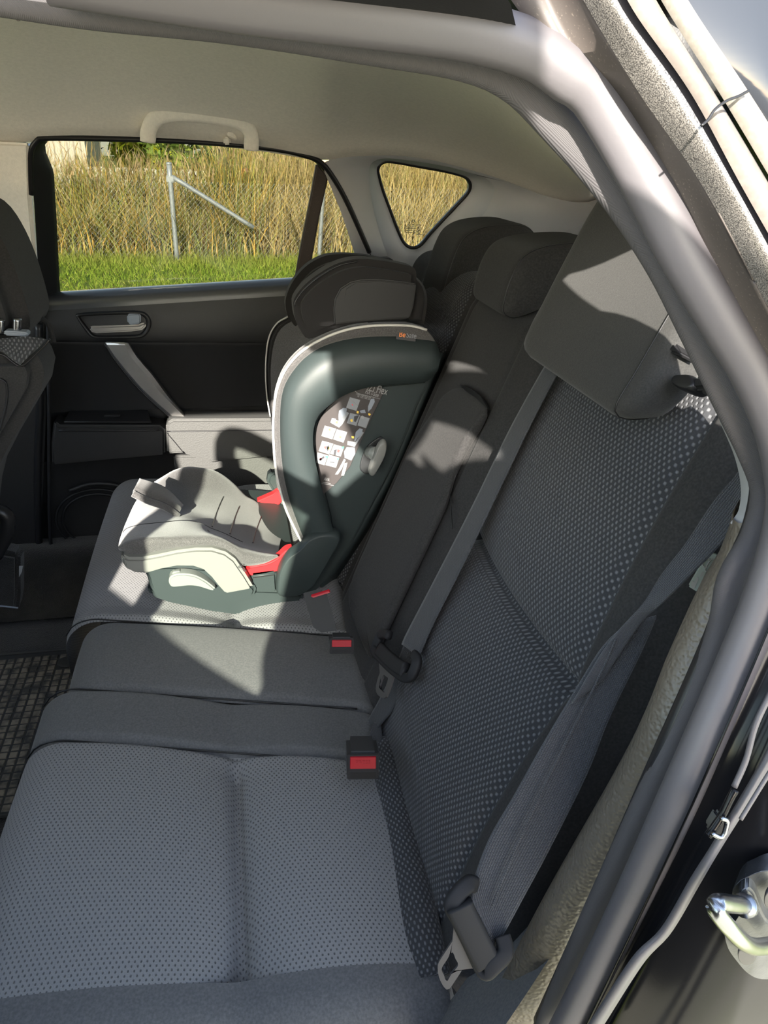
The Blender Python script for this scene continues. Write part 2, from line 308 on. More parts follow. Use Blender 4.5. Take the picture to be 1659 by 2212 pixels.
def roundline(a0, a1, r0, r1, depth, n):
    """positions and drops along a profile: straight back, round edge, flat, round edge, straight back"""
    t, pos, drop = [], [], []; L0 = r0*math.pi/2; L1 = r1*math.pi/2; D0 = depth-r0; D1 = depth-r1; W = a1-a0-r0-r1
    for s in np.linspace(-L0-D0, W+L1+D1, n):
        if s < -L0: p, d = a0, r0+(-L0-s)
        elif s < 0: x = -s/r0 if r0 else 0; p, d = a0+r0-r0*math.sin(x), r0*(1-math.cos(x))
        elif s <= W: p, d = a0+r0+s, 0
        elif s <= W+L1: x = (s-W)/r1; p, d = a1-r1+r1*math.sin(x), r1*(1-math.cos(x))
        else: p, d = a1, r1+(s-W-L1)
        t.append(s+a0+r0); pos.append(p); drop.append(d)
    return np.array(t), np.array(pos), np.array(drop)
# ------------------------------------------------------------------ structure: ground, roof lining, far side of the car
gr = mk('ground', [(-40,-30,.07),(40,-30,.07),(40,60,.07),(-40,60,.07)], [(0,1,2,3)], 'soil'); tag(gr, kind='structure')
vg = mk('bounce_verge', [(-40,-30,.075),(40,-30,.075),(40,-.3,.075),(-40,-.3,.075)], [(0,1,2,3)], 'bounce_pale'); vg.name = 'bounce_sheet'; tag(vg, kind='structure')  # unseen pale ground sheet, added to bounce sunlight onto the roof lining
# roof lining
hn = cr([(-0.322,0.004,1.3259),(-0.2927,0.0029,1.3217),(-0.2334,0.0028,1.3213),(-0.1698,0.002,1.3178),(-0.1128,0.0004,1.3118),(-0.0765,-0.0009,1.3062),(-0.0461,-0.0034,1.2963),(-0.0231,-0.008,1.2778),(-0.0068,-0.0127,1.2594),(0.0015,-0.0152,1.2493)], 60)
hf = cr([(-0.7031,1.116,1.2475),(-0.5276,1.1117,1.2582),(-0.4246,1.1082,1.2671),(-0.2638,1.1091,1.2648),(-0.1292,1.1121,1.2572),(-0.0146,1.1169,1.2451),(0.0482,1.1135,1.2537),(0.1775,1.1125,1.2563),(0.3386,1.124,1.2275),(0.4718,1.138,1.1924),(0.556,1.1428,1.1804),(0.5908,1.1395,1.1888)], 60)
hn[0] += (-.0, 0, 0)
rows = []
for i in range(60):
    a, b = hn[i], hf[i]; hgt = .125*(1-(i/59)**2.2)+.015; row = []
    for t in np.linspace(0, 1, 40):
        p = a+(b-a)*t; row.append(p+np.array([0, 0, hgt*(1-abs(2*t-1)**3.2)]))
    row.append(b+np.array([0, .05, .0]))
    rows.append(row)
rows = [[p-np.array([1.2, 0, 0]) for p in rows[0]]]+rows
hl = gridmesh('ceiling', rows, 'headliner'); tag(hl, kind='structure')
hl.modifiers.new('t', 'SOLIDIFY').thickness = .004
# outer roof and the rest of the shell: closes the car so that light enters by its windows and the open door only
def quad(name, pts, m, kind='structure', thick=.01):
    o = mk(name, pts, [tuple(range(len(pts)))], m, smooth=False); o.modifiers.new('t', 'SOLIDIFY').thickness = thick; return tag(o, kind=kind)
xs = [-1.55, -1.0, -.2, .3, .75, 1.05]; zr = [1.36, 1.455, 1.475, 1.45, 1.38, 1.26]
prof = [(-.052, -.125), (-.015, -.05), (.1, -.012), (.35, 0), (.8, 0), (1.05, -.012), (1.13, -.05), (1.17, -.155)]
tag(gridmesh('trim_1', [[(x, y, z+dz) for y, dz in prof] for x, z in zip(xs, zr)], 'gloss', thick=.01), kind='structure')
quad('floor', [(-1.7,-.12,.26),(1.05,-.12,.26),(1.05,1.24,.26),(-1.7,1.24,.26)], 'carpet')
quad('wall_rear', [(1.05,-.12,.26),(1.05,1.24,.26),(1.05,1.2,.95),(1.05,-.08,.95)], 'grey_trim')
quad('wall_front', [(-1.7,-.12,.26),(-1.7,1.24,.26),(-1.55,1.24,.98),(-1.55,-.12,.98)], 'door')
quad('wall_front_side', [(-1.7,1.25,.26),(-.66,1.25,.26),(-.66,1.25,.95),(-1.7,1.25,.95)], 'door')
quad('wall_near_sun_block', [(-1.7,-.14,.26),(-.74,-.14,.26),(-.74,-.05,1.30),(-1.7,-.05,1.30)], 'door')  # carried up over the window opening as an added block against the sun
# far side: inner trim round the quarter window
qh = [(0.1108,1.1679,1.2303),(0.1146,1.164,1.24),(0.1257,1.1614,1.2465),(0.1494,1.1618,1.2455),(0.1941,1.164,1.2399),(0.2459,1.1666,1.2335),(0.2777,1.1688,1.2281),(0.2974,1.1707,1.2232),(0.3098,1.1743,1.2144),(0.3144,1.1787,1.2033),(0.311,1.184,1.19),(0.2908,1.1942,1.1645),(0.2649,1.2071,1.1323),(0.2419,1.2186,1.1035),(0.2279,1.227,1.0825),(0.2139,1.2305,1.0739),(0.1983,1.2297,1.0758),(0.1835,1.2247,1.0881),(0.167,1.2142,1.1145),(0.1449,1.1978,1.1555),(0.1236,1.1815,1.1964)]
qm = [(0.0853,1.1283,1.2317),(0.0922,1.1226,1.246),(0.1138,1.12,1.2525),(0.1514,1.1205,1.2512),(0.1995,1.1222,1.247),(0.2538,1.1249,1.2402),(0.295,1.1285,1.2312),(0.3321,1.1323,1.2218),(0.3516,1.1378,1.2081),(0.3548,1.1461,1.1873),(0.3473,1.1573,1.1593),(0.326,1.1709,1.1253),(0.2965,1.189,1.08),(0.2661,1.2036,1.0435),(0.232,1.2122,1.0221),(0.2087,1.2131,1.0198),(0.1807,1.2097,1.0282),(0.1576,1.2039,1.0427),(0.1371,1.1918,1.0731),(0.1127,1.1701,1.1273),(0.0929,1.1469,1.1854)]
qo = [(-0.0072,1.1188,1.2405),(0.0282,1.1135,1.2538),(0.0749,1.1109,1.2602),(0.1299,1.1102,1.2621),(0.2053,1.1111,1.2597),(0.2742,1.1149,1.2503),(0.3367,1.1209,1.2352),(0.413,1.1292,1.2145),(0.4918,1.1367,1.1957),(0.5614,1.1405,1.1862),(0.6205,1.1586,1.141),(0.6765,1.1916,1.0586),(0.7011,1.235,0.9217),(0.5921,1.235,0.8309),(0.4486,1.235,0.7983),(0.3037,1.235,0.8128),(0.2094,1.235,0.8372),(0.1501,1.235,0.9037),(0.0927,1.2103,1.0118),(0.0355,1.1563,1.1468),(-0.0027,1.126,1.2225)]
N3 = 96
P = [cr(qo, N3, True), cr(qm, N3, True)+np.array([0,-.004,0]), cr(qm, N3, True)+np.array([0,.004,0]), (cr(qm, N3, True)*.25+cr(qh, N3, True)*.75), cr(qh, N3, True), cr(qh, N3, True)+np.array([0,.02,0])]
for i in range(len(P)):   # keep the rings in step: start each at its left-most point
    k = np.argmin(P[i][:, 0]+.0*P[i][:, 2]); P[i] = np.roll(P[i], -k, 0)
wf = gridmesh('wall_far', np.stack(P, 0), 'grey_trim', cv=True); tag(wf, kind='structure')
ql = cr(qh, 60, True); sealq = tube('glass_seal', ql+np.array([0,-.001,0]), .0035, 'black', wf, n=90, closed=True)
w2 = root('window_2', kind='structure')
qg = prism('pane', ql+np.array([0,.012,0]), (0,.004,0), 'glass_q', w2, bevel=0)
# etched maker marks low in the quarter glass
ex = [(0.2031,1.2156,1.1285),(0.1888,1.2181,1.1222),(0.2223,1.218,1.1224),(0.1882,1.2199,1.1178),(0.2118,1.2197,1.1182),(0.1887,1.2212,1.1145),(0.2123,1.2212,1.1145),(0.1884,1.2228,1.1105),(0.2046,1.2229,1.1103),(0.1889,1.2243,1.1068),(0.2052,1.2245,1.1062),(0.2189,1.221,1.1151),(0.2098,1.2237,1.1084),(0.2195,1.224,1.1075),(0.2144,1.2259,1.1027),(0.2265,1.2262,1.102)]
tube('etched_mark', [np.asarray(ex[0])+.0045*np.array([math.cos(t), 0, math.sin(t)]) for t in np.linspace(0, 2*math.pi, 16, endpoint=False)], .0005, 'print_dark', w2, n=24, closed=True, k=5)
tube('etched_mark', [np.asarray(ex[0])+np.array(p) for p in ((-.004,0,.001),(-.002,0,.001),(0,0,-.0015),(.002,0,.001),(.004,0,.001))], .0005, 'print_dark', w2, n=16, k=5)
for a, b in ((1,2),(3,4),(5,6),(7,8),(9,10),(14,15)): tube('etched_line', [ex[a], ex[b]], .0006, 'print_dark', w2, n=8, k=5)
for c, r_ in ((11,.0042),(12,.003),(13,.003)): tube('etched_mark', [np.asarray(ex[c])+r_*np.array([math.cos(t), 0, math.sin(t)]) for t in np.linspace(0, 2*math.pi, 14, endpoint=False)], .0005, 'print_dark', w2, n=20, closed=True, k=5)
# trim panel between door glass and quarter trim, lower rear quarter and the outer skin behind it
quad('wall_far_lower', [(.05,1.25,.26),(1.05,1.25,.26),(1.05,1.2,1.05),(.3,1.21,1.06),(.05,1.235,.95)], 'grey_trim')
quad('wall_far_rear', [(0.5348,1.1651,1.1747),(0.6336,1.1483,1.2169),(0.8086,1.2122,1.0569),(0.9006,1.255,0.771),(0.6054,1.255,0.8016)], 'grey_trim')
tag(prism('trim_2', [(0.62,1.2479,1.1851),(0.62,1.2484,1.1712),(0.62,1.2296,1.1509),(0.62,1.1959,1.1246),(0.62,1.1416,1.1028),(0.62,1.0914,1.0862),(0.62,0.9206,1.1054),(0.62,0.9705,1.2321),(0.62,1.1535,1.2496),(0.62,1.2099,1.229),(0.62,1.2345,1.2086)], (.12,0,0), 'black', bevel=.012, n=60), 'round black moulded panel in the rear corner behind the headrests', 'panel')
bpy.data.objects['trim_2'].name = 'corner_panel'
cp = bpy.data.objects['corner_panel']
tube('panel_rim', [(0.617,1.2274,1.1863),(0.617,1.226,1.1727),(0.617,1.2076,1.1527),(0.617,1.1728,1.1268),(0.617,1.1272,1.1074),(0.617,1.0782,1.0923),(0.617,0.944,1.1091),(0.617,0.9898,1.226),(0.617,1.1456,1.2442),(0.617,1.1921,1.2253),(0.617,1.2173,1.2079)], .006, 'black_matte', cp, n=70, closed=True)
prism('panel_dish', [(0.612,1.1594,1.1919),(0.612,1.1607,1.1772),(0.612,1.1411,1.1522),(0.612,1.1065,1.1318),(0.612,1.0617,1.1162),(0.612,0.954,1.1215),(0.612,0.9917,1.218),(0.612,1.113,1.2257),(0.612,1.1406,1.2131)], (.02,0,0), 'black_matte', cp, bevel=.008, n=50)
# ------------------------------------------------------------------ far rear door
fd = root('door_1', kind='structure')
go = [(-0.5031,1.1387,1.2658),(-0.3067,1.1382,1.267),(-0.1798,1.1391,1.2646),(-0.0924,1.1417,1.2582),(-0.0475,1.145,1.25),(-0.0153,1.1492,1.2395),(0.0091,1.1597,1.2133),(0.0427,1.1791,1.1646),(0.088,1.2152,1.0744),(0.1232,1.2466,0.9959),(0.1333,1.26,0.9625),(0.121,1.2636,0.9534),(-0.0516,1.265,0.9494),(-0.2989,1.265,0.9439),(-0.4946,1.265,0.9397),(-0.5534,1.265,0.9389),(-0.5624,1.265,0.9468),(-0.5591,1.2555,0.9737),(-0.5461,1.2277,1.0432),(-0.5319,1.1982,1.1169),(-0.5165,1.1645,1.2013)]
gi = cr(go, 140, True); gi = np.roll(gi, -np.argmin(gi[:, 0]), 0)
oo = [(-0.5354,1.1189,1.2402),(-0.5214,1.1116,1.2584),(-0.4965,1.1086,1.2659),(-0.3043,1.1073,1.2693),(-0.1801,1.1082,1.267),(-0.0945,1.1104,1.2615),(-0.0461,1.1135,1.2537),(-0.0127,1.1176,1.2436),(0.0142,1.1285,1.2163),(0.0475,1.1482,1.1669),(0.0966,1.1836,1.0784),(0.1437,1.2188,0.9904),(0.157,1.2344,0.9515),(0.1379,1.235,0.9399),(-0.0547,1.235,0.9346),(-0.2989,1.235,0.9298),(-0.4922,1.235,0.9251),(-0.577,1.235,0.9198),(-0.5937,1.235,0.9296),(-0.5915,1.2314,0.9591),(-0.5725,1.1961,1.0473),(-0.5497,1.1504,1.1615)]
go2 = cr(oo, 140, True); go2 = np.roll(go2, -np.argmin(go2[:, 0]), 0)
def by_angle(q, c, n=140):
    q = cr(q, 600, True); a = np.arctan2((q[:, 2]-c[2])*1.8, q[:, 0]-c[0]); k = np.argsort(a); t = np.linspace(-math.pi, math.pi, n, endpoint=False)
    return np.stack([np.interp(t, a[k], q[k, j], period=2*math.pi) for j in range(3)], 1)
cw = gi.mean(0); gi = by_angle(go, cw); go2 = by_angle(oo, cw)
fr = gridmesh('window_frame', np.stack([go2+np.array([0,-.004,0]), go2*.6+gi*.4, gi, gi+np.array([0,.03,0])], 0), 'black_matte', fd, cv=True)
tube('window_seal', [(-0.5515,1.1431,1.1698),(-0.5355,1.1164,1.2365),(-0.5209,1.1082,1.257),(-0.4959,1.1049,1.2652),(-0.3041,1.1036,1.2686),(-0.1802,1.1045,1.2663),(-0.0948,1.1067,1.2608),(-0.0465,1.1098,1.253),(-0.0132,1.1142,1.242),(0.0137,1.1251,1.2148),(0.047,1.1448,1.1654),(0.1008,1.1834,1.069)], .005, 'black', fd, n=90)
w1 = root('window_1', kind='structure')
gp = mk('pane', gi+np.array([0,.012,0]), [tuple(range(140))], 'glass', w1, smooth=False); gp.modifiers.new('t','SOLIDIFY').thickness = .003
prism('divider_bar', [(-0.0174,1.1391,1.2397),(0.0077,1.1489,1.2153),(-0.0075,1.1803,1.1368),(-0.0216,1.2202,1.0371),(-0.0318,1.2491,0.9647),(-0.0632,1.2491,0.9647),(-0.043,1.1995,1.0888),(-0.0264,1.1624,1.1815)], (0,.02,0), 'brown', fd, bevel=.003)
# door trim: horizontal sections swept from front to back
def dsec(x, pts): return [(x, y, z+k*(x+.34)) for y, z, k in pts]
def dloft(name, pts, m, x0=-.66, x1=.5, n=24, sm=True):
    return loft(name, [dsec(x, pts) for x in np.linspace(x0, x1, 10)], m, fd, nu=20, nv=n) if sm else gridmesh(name, [dsec(x, pts) for x in np.linspace(x0, x1, 20)], m, fd, sharp=30)
dloft('sill_top', [(1.275,.985,.062),(1.255,.986,.062),(1.238,.981,.062),(1.226,.969,.062),(1.221,.955,.06)], 'sill')
dloft('upper_panel', [(1.221,.955,.06),(1.214,.925,.04),(1.212,.895,.01),(1.216,.874,-.02),(1.224,.869,-.02)], 'door')
dloft('insert_panel', [(1.224,.869,-.02),(1.232,.864,-.02),(1.236,.845,-.02),(1.234,.77,-.01),(1.228,.715,0)], 'door_soft')
dloft('lower_panel', [(1.205,.62,.05),(1.212,.60,.05),(1.222,.55,.02),(1.226,.47,0),(1.222,.40,0),(1.215,.33,0),(1.22,.27,0)], 'door')
prism('door_core', [(-.70,1.262,.26),(.5,1.262,.26),(.5,1.262,.985),(-.70,1.262,.93)], (0,.02,0), 'door', fd, bevel=0)
# arm rest: hollow grip in front, padded rest behind
AF = [(-0.5966,1.17,0.7147),(-0.584,1.17,0.7046),(-0.3725,1.17,0.6953),(-0.3668,1.17,0.6217),(-0.6141,1.17,0.609),(-0.6093,1.17,0.6611)]
prism('armrest_front', [(-0.5925,1.17,0.7166),(-0.5831,1.17,0.7045),(-0.3725,1.17,0.6953),(-0.3616,1.17,0.6838),(-0.3678,1.17,0.6229),(-0.4767,1.17,0.6179),(-0.6149,1.17,0.6102),(-0.6074,1.17,0.661)], (0,.06,0), 'door', fd, bevel=.006)
tube('grip_edge', [(-0.5855,1.168,0.6935),(-0.4771,1.168,0.6892),(-0.3733,1.168,0.6861)], .0022, 'black', fd, n=20)
prism('grip_cup', [(-.575,1.178,.7065),(-.39,1.178,.699),(-.40,1.228,.71),(-.57,1.228,.715)], (0,0,.004), 'black', fd, bevel=.0015)
box('window_switch', (.035,.014,.005), 'black_matte', fd, (-.475,1.2,.714), bevel=.0015)
arm = prism('armrest_pad', [(-0.3585,1.165,0.7021),(-0.3435,1.165,0.7114),(-0.1086,1.165,0.7039),(0.065,1.165,0.6976),(0.0665,1.165,0.6028),(-0.1116,1.165,0.6114),(-0.2728,1.165,0.6017),(-0.3279,1.165,0.6277),(-0.3639,1.165,0.6271)], (0,.06,0), 'vinyl', fd, bevel=.006)
tube('pad_seam', [(-0.3583,1.1645,0.6835),(-0.2668,1.1645,0.6809),(-0.1095,1.1645,0.6769)], .0013, 'black', fd, n=20, k=5)
tube('pad_seam', [(-0.3586,1.1645,0.6802),(-0.3409,1.1645,0.6536),(-0.3248,1.1645,0.6277)], .0011, 'black', fd, n=12, k=5)
prism('lower_insert', [(-0.3533,1.2,0.6086),(0.0724,1.2,0.588),(0.0755,1.2,0.3853),(-0.3385,1.2,0.4671),(-0.3532,1.2,0.5427)], (0,.02,0), 'vinyl', fd, bevel=.004)
# satin pull bar
pb = loft('pull_bar', [[(-0.4704,1.205,0.8752),(-0.4526,1.205,0.8375),(-0.4116,1.205,0.7738),(-0.3673,1.205,0.7202),(-0.3392,1.205,0.6947)], [(-0.4659,1.19,0.8799),(-0.4455,1.19,0.8414),(-0.4038,1.19,0.7782),(-0.3578,1.19,0.7251),(-0.3338,1.19,0.6999)], [(-0.4276,1.185,0.8806),(-0.4164,1.185,0.8483),(-0.3884,1.185,0.8067),(-0.3658,1.185,0.7702),(-0.3119,1.185,0.702)], [(-0.4208,1.19,0.8792),(-0.4056,1.19,0.8468),(-0.3773,1.19,0.8049),(-0.3505,1.19,0.7575),(-0.3092,1.19,0.7001)], [(-0.4206,1.21,0.8743),(-0.4043,1.21,0.8414),(-0.3745,1.21,0.799),(-0.3463,1.21,0.7509),(-0.3085,1.21,0.6929)]], 'satin', fd, nv=30, smooth_u=False, sharp=35)
pb.modifiers.new('t', 'SOLIDIFY').thickness = .004
tube('pull_bar_edge', [(-0.4707,1.206,0.874),(-0.453,1.206,0.8352),(-0.412,1.206,0.7713),(-0.3657,1.206,0.7176),(-0.3395,1.206,0.6921)], .0022, 'black', fd, n=24, k=6)
# inner handle
hz = [(169.2524682651622,686.4456981664316),(176.3046544428773,680.4513399153738),(246.82651622002822,676.9252468265162),(299.7179125528914,676.9252468265162),(317.3483779971791,686.4456981664316),(323.6953455571227,702.3131170662906),(313.8222849083216,719.9435825105783),(296.19181946403387,726.9957686882934),(225.66995768688295,729.8166431593794),(200.98730606488013,726.9957686882934),(190.40902679830748,718.1805359661495)]
bz = cr([(-0.5192,1.207,0.9288),(-0.5115,1.207,0.9366),(-0.4425,1.207,0.9402),(-0.3895,1.207,0.94),(-0.3732,1.207,0.9295),(-0.3704,1.207,0.9121),(-0.3813,1.207,0.8929),(-0.401,1.207,0.8843),(-0.4699,1.207,0.8834),(-0.4943,1.207,0.8869),(-0.5042,1.207,0.8978)], 60, True)
ib = cr([(-0.5129,1.211,0.9276),(-0.5081,1.211,0.931),(-0.4438,1.211,0.934),(-0.394,1.211,0.933),(-0.3821,1.211,0.9253),(-0.381,1.211,0.9113),(-0.3907,1.211,0.8974),(-0.4056,1.211,0.8912),(-0.4696,1.211,0.8898),(-0.4892,1.211,0.8915),(-0.4963,1.211,0.9003)], 60, True)
gridmesh('handle_bezel', np.stack([bz+np.array([0,.012,0]), bz, bz*.5+ib*.5+np.array([0,-.003,0]), ib, ib+np.array([0,.01,0])], 0), 'black', fd, cv=True)
mk('handle_cup', ib+np.array([0,.0085,0]), [tuple(range(60))], 'black', fd, smooth=False)
prism('inner_handle', [(-0.4982,1.203,0.908),(-0.4918,1.203,0.9114),(-0.4256,1.203,0.9128),(-0.3954,1.203,0.9139),(-0.3883,1.203,0.9173),(-0.3806,1.203,0.9173),(-0.3815,1.203,0.9096),(-0.3901,1.203,0.902),(-0.414,1.203,0.8988),(-0.4841,1.203,0.8961),(-0.4936,1.203,0.8986)], (0,.012,0), 'satin', fd, bevel=.004)
prism('lock_knob', [(-0.4182,1.204,0.9332),(-0.4128,1.204,0.9366),(-0.3927,1.204,0.9379),(-0.3893,1.204,0.933),(-0.3913,1.204,0.9158),(-0.4124,1.204,0.9132),(-0.4186,1.204,0.9167)], (0,.012,0), 'print_grey', fd, bevel=.003)
# round speaker relief and door seam
spk = np.asarray((-0.5414,1.21,0.4442))
for r_, dd in ((.082,.0),(.07,.006)): tube('speaker_ring', [spk+np.array([r_*1.2*math.cos(t), .004, r_*math.sin(t)]) for t in np.linspace(0, 2*math.pi, 24, endpoint=False)], .003, 'door', fd, n=60, closed=True)
tube('map_pocket_lip', [(-0.5954,1.205,0.5304),(-0.5421,1.205,0.5452),(-0.4812,1.205,0.5357),(-0.4431,1.205,0.5028),(-0.404,1.205,0.469)], .005, 'door', fd, n=40)
tube('door_seam', [(-0.594,1.2,0.9179),(-0.6215,1.2,0.7475),(-0.6499,1.2,0.6059),(-0.6819,1.2,0.4093),(-0.6825,1.2,0.3579),(-0.6662,1.2,0.3102),(-0.6339,1.2,0.2775),(-0.583,1.2,0.2533)], .008, 'black', fd, n=60)
tube('door_seam', [(-0.5736,1.19,0.9199),(-0.6055,1.19,0.7185),(-0.6239,1.19,0.6089),(-0.6515,1.19,0.4314),(-0.6527,1.19,0.3743),(-0.6387,1.19,0.3378),(-0.6066,1.19,0.3043)], .004, 'black_matte', fd, n=60)
# centre pillar of the far side and its foot
prism('trim_3', [(-0.7045,1.2,1.2935),(-0.5534,1.2,1.2557),(-0.5661,1.2,1.1661),(-0.5842,1.2,0.9743),(-0.6066,1.2,0.7576),(-0.6832,1.2,0.3903),(-0.6715,1.2,0.3107),(-0.5858,1.2,0.234),(-0.6083,1.2,0.0763),(-0.973,1.2,0.1205)], (0,.08,0), 'door', bevel=.006); tag(bpy.data.objects['trim_3'], kind='structure')
prism('trim_4', [(-0.6688,1.0863,1.2919),(-0.5784,1.1005,1.2563),(-0.5302,1.1006,1.2559),(-0.5513,1.1349,1.1703),(-0.573,1.1834,1.049),(-0.5856,1.2225,0.9513),(-0.7942,1.223,0.9334)], (0,.02,0), 'headliner', bevel=.006); tag(bpy.data.objects['trim_4'], kind='structure')
# door opening threshold and tunnel carpet at the far foot well
tag(loft('trim_5', [[(-.9,1.22,.40),(.1,1.22,.40)],[(-.9,1.15,.395),(.1,1.15,.395)],[(-.9,1.10,.34),(.1,1.10,.34)],[(-.9,1.06,.275),(.1,1.06,.275)]], 'carpet', nv=10), kind='structure')
# ------------------------------------------------------------------ grab handle, roof lamp
gh = root('grab_handle', 'beige folding grab handle on the roof lining above the far window', 'handle')
hp_ = [(-0.3257,1.0725,1.2687),(-0.3228,1.0668,1.283),(-0.312,1.0602,1.2996),(-0.2903,1.0559,1.3104),(-0.2561,1.0547,1.3133),(-0.2135,1.0555,1.3113),(-0.1747,1.0573,1.3067),(-0.1531,1.061,1.2975),(-0.1447,1.0672,1.2819),(-0.1454,1.0751,1.2623)]
sweep('grip', hp_, [(-.013,-.011),(-.006,-.014),(.006,-.014),(.013,-.011),(.013,.012),(.006,.014),(-.006,.014),(-.013,.012)], 'headliner', gh, up=(0,1,.2), n=60, sharp=None)
prism('mount_plate', [(-0.347,1.1012,1.2745),(-0.3424,1.0948,1.2905),(-0.3268,1.0876,1.3086),(-0.2998,1.0836,1.3185),(-0.2479,1.0824,1.3215),(-0.1957,1.0836,1.3184),(-0.1561,1.0867,1.3106),(-0.1296,1.0947,1.2908),(-0.1234,1.107,1.26),(-0.1514,1.1083,1.2569),(-0.1623,1.1017,1.2732),(-0.1892,1.0988,1.2804),(-0.2956,1.0972,1.2844),(-0.3105,1.1026,1.271),(-0.3417,1.1044,1.2666)], (0,.008,.002), 'headliner', gh, bevel=.003)
prism('coat_hook', [(-0.194,1.0738,1.278),(-0.1828,1.0736,1.2785),(-0.1813,1.0785,1.2664),(-0.1948,1.0791,1.2647)], (0,.02,0), 'headliner', gh, bevel=.003)
prism('pivot', [(-0.1886,1.0731,1.2923),(-0.1776,1.0737,1.2907),(-0.1694,1.0795,1.2762),(-0.1696,1.0808,1.2729),(-0.1872,1.0787,1.2783)], (0,.03,0), 'headliner', gh, bevel=.003)
lc = [(-0.1722,0.0217,1.3168),(-0.1684,0.0218,1.3174),(-0.1449,0.0214,1.3155),(-0.1411,0.0212,1.3149),(-0.145,0.021,1.3139),(-0.1592,0.0209,1.3135),(-0.1695,0.0211,1.3145)]
sl = prism('roof_recess', lc, (0,.004,.02), 'dust_taupe', bevel=.0015); tag(sl, 'narrow grey recess cover at the near edge of the roof lining', 'cover')
sl2 = prism('roof_clip', [(-0.2952,0.0129,1.3215),(-0.2917,0.0128,1.3212),(-0.2868,0.0116,1.3162),(-0.2884,0.0114,1.3158),(-0.2931,0.0123,1.3191),(-0.2955,0.0123,1.3193)], (0,.004,.012), 'dust_taupe', bevel=.001); tag(sl2, 'small grey clip cover in the left top corner of the roof lining', 'cover')
# ------------------------------------------------------------------ near side of the body: seals, pillar trim, painted jamb
WP = [(-0.3134,-0.0235,1.3241),(-0.2859,-0.024,1.3222),(-0.2498,-0.0246,1.3197),(-0.192,-0.025,1.3179),(-0.1296,-0.0262,1.3131),(-0.0849,-0.0273,1.3089),(-0.0591,-0.0292,1.301),(-0.0366,-0.0335,1.2842),(-0.0025,-0.0408,1.2548),(0.0262,-0.0489,1.2226),(0.0491,-0.057,1.1899),(0.0738,-0.0664,1.1525),(0.0976,-0.0754,1.1166),(0.1079,-0.0809,1.0944),(0.1043,-0.0875,1.0681),(0.0908,-0.094,1.0419),(0.0846,-0.1047,0.999),(0.0535,-0.122,0.9018),(0.033,-0.122,0.7598),(0.0138,-0.122,0.6066)]
wl = sweep('trim_6', WP, rrect(.018,.014,.006), 'welt', up=(.3,.9,.2), n=140); tag(wl, kind='structure')
BP = [(-0.2622,-0.0488,1.3268),(-0.1921,-0.0501,1.3218),(-0.1443,-0.0506,1.3197),(-0.0931,-0.0512,1.3171),(-0.0605,-0.0526,1.3116),(-0.0426,-0.0547,1.3032),(-0.0273,-0.0569,1.2942),(0.003,-0.0664,1.2563),(0.0213,-0.0729,1.2302),(0.0475,-0.0809,1.1983),(0.0692,-0.0875,1.1721),(0.089,-0.0954,1.1404),(0.1001,-0.1037,1.1072),(0.1004,-0.1109,1.0784),(0.0931,-0.1189,1.0464),(0.0831,-0.1265,1.016),(0.0512,-0.1478,0.9309),(0.0348,-0.148,0.7995),(0.0117,-0.148,0.6599)]
bl = sweep('trim_7', BP, rrect(.023,.022,.010), 'bulb', up=(.3,.9,.2), n=140); tag(bl, kind='structure')
GP = (cr(WP, 140)+cr(BP, 140))/2
gv = sweep('trim_8', GP+np.array([.004,.016,0]), rrect(.016,.01,.003), 'black', up=(.3,.9,.2), n=140); tag(gv, kind='structure')
# pillar trim inside the opening: grey above, grained below
NT = 60
wi = cr([(0.089,-0.0498,1.1307),(0.1055,-0.0555,1.1079),(0.1145,-0.061,1.0861),(0.1156,-0.0673,1.0608)], NT)
tr_in = cr([(0.101,-0.0316,1.1238),(0.1152,-0.0375,1.1),(0.1223,-0.0424,1.0803),(0.1227,-0.0462,1.065),(0.1172,-0.0485,1.0561)], NT)
pg = gridmesh('trim_9', np.stack([tr_in+np.array([.06,.05,0]), tr_in+np.array([.01,.008,0]), tr_in, tr_in*.5+wi*.5+np.array([0,-.004,0]), wi, wi+np.array([.02,.0,0])], 0), 'grey_trim'); tag(pg, kind='structure')
lo = cr([(0.1169,-0.066,1.0661),(0.1164,-0.0676,1.0596),(0.1098,-0.0735,1.036),(0.1004,-0.0867,0.9831),(0.0782,-0.1,0.9225),(0.0694,-0.1,0.8618),(0.0464,-0.1,0.707),(0.0254,-0.1,0.5577)], NT)
li = cr([(0.1214,-0.0427,1.0591),(0.1199,-0.0449,1.0505),(0.1138,-0.0494,1.0323),(0.108,-0.0524,1.0202),(0.1004,-0.0554,1.0083),(0.09,-0.0615,0.984),(0.0799,-0.0678,0.9589),(0.0685,-0.075,0.9182),(0.0544,-0.075,0.8494),(0.0126,-0.075,0.6929),(-0.0246,-0.075,0.5259)], NT)
pl = gridmesh('trim_10', np.stack([li+np.array([.10,.06,0]), li+np.array([.02,.02,0]), li+np.array([.003,.003,0]), li*.8+lo*.2+np.array([-.004,-.004,0]), li*.5+lo*.5+np.array([-.006,-.006,0]), lo, lo+np.array([.02,0,0])], 0), 'taupe'); tag(pl, kind='structure')
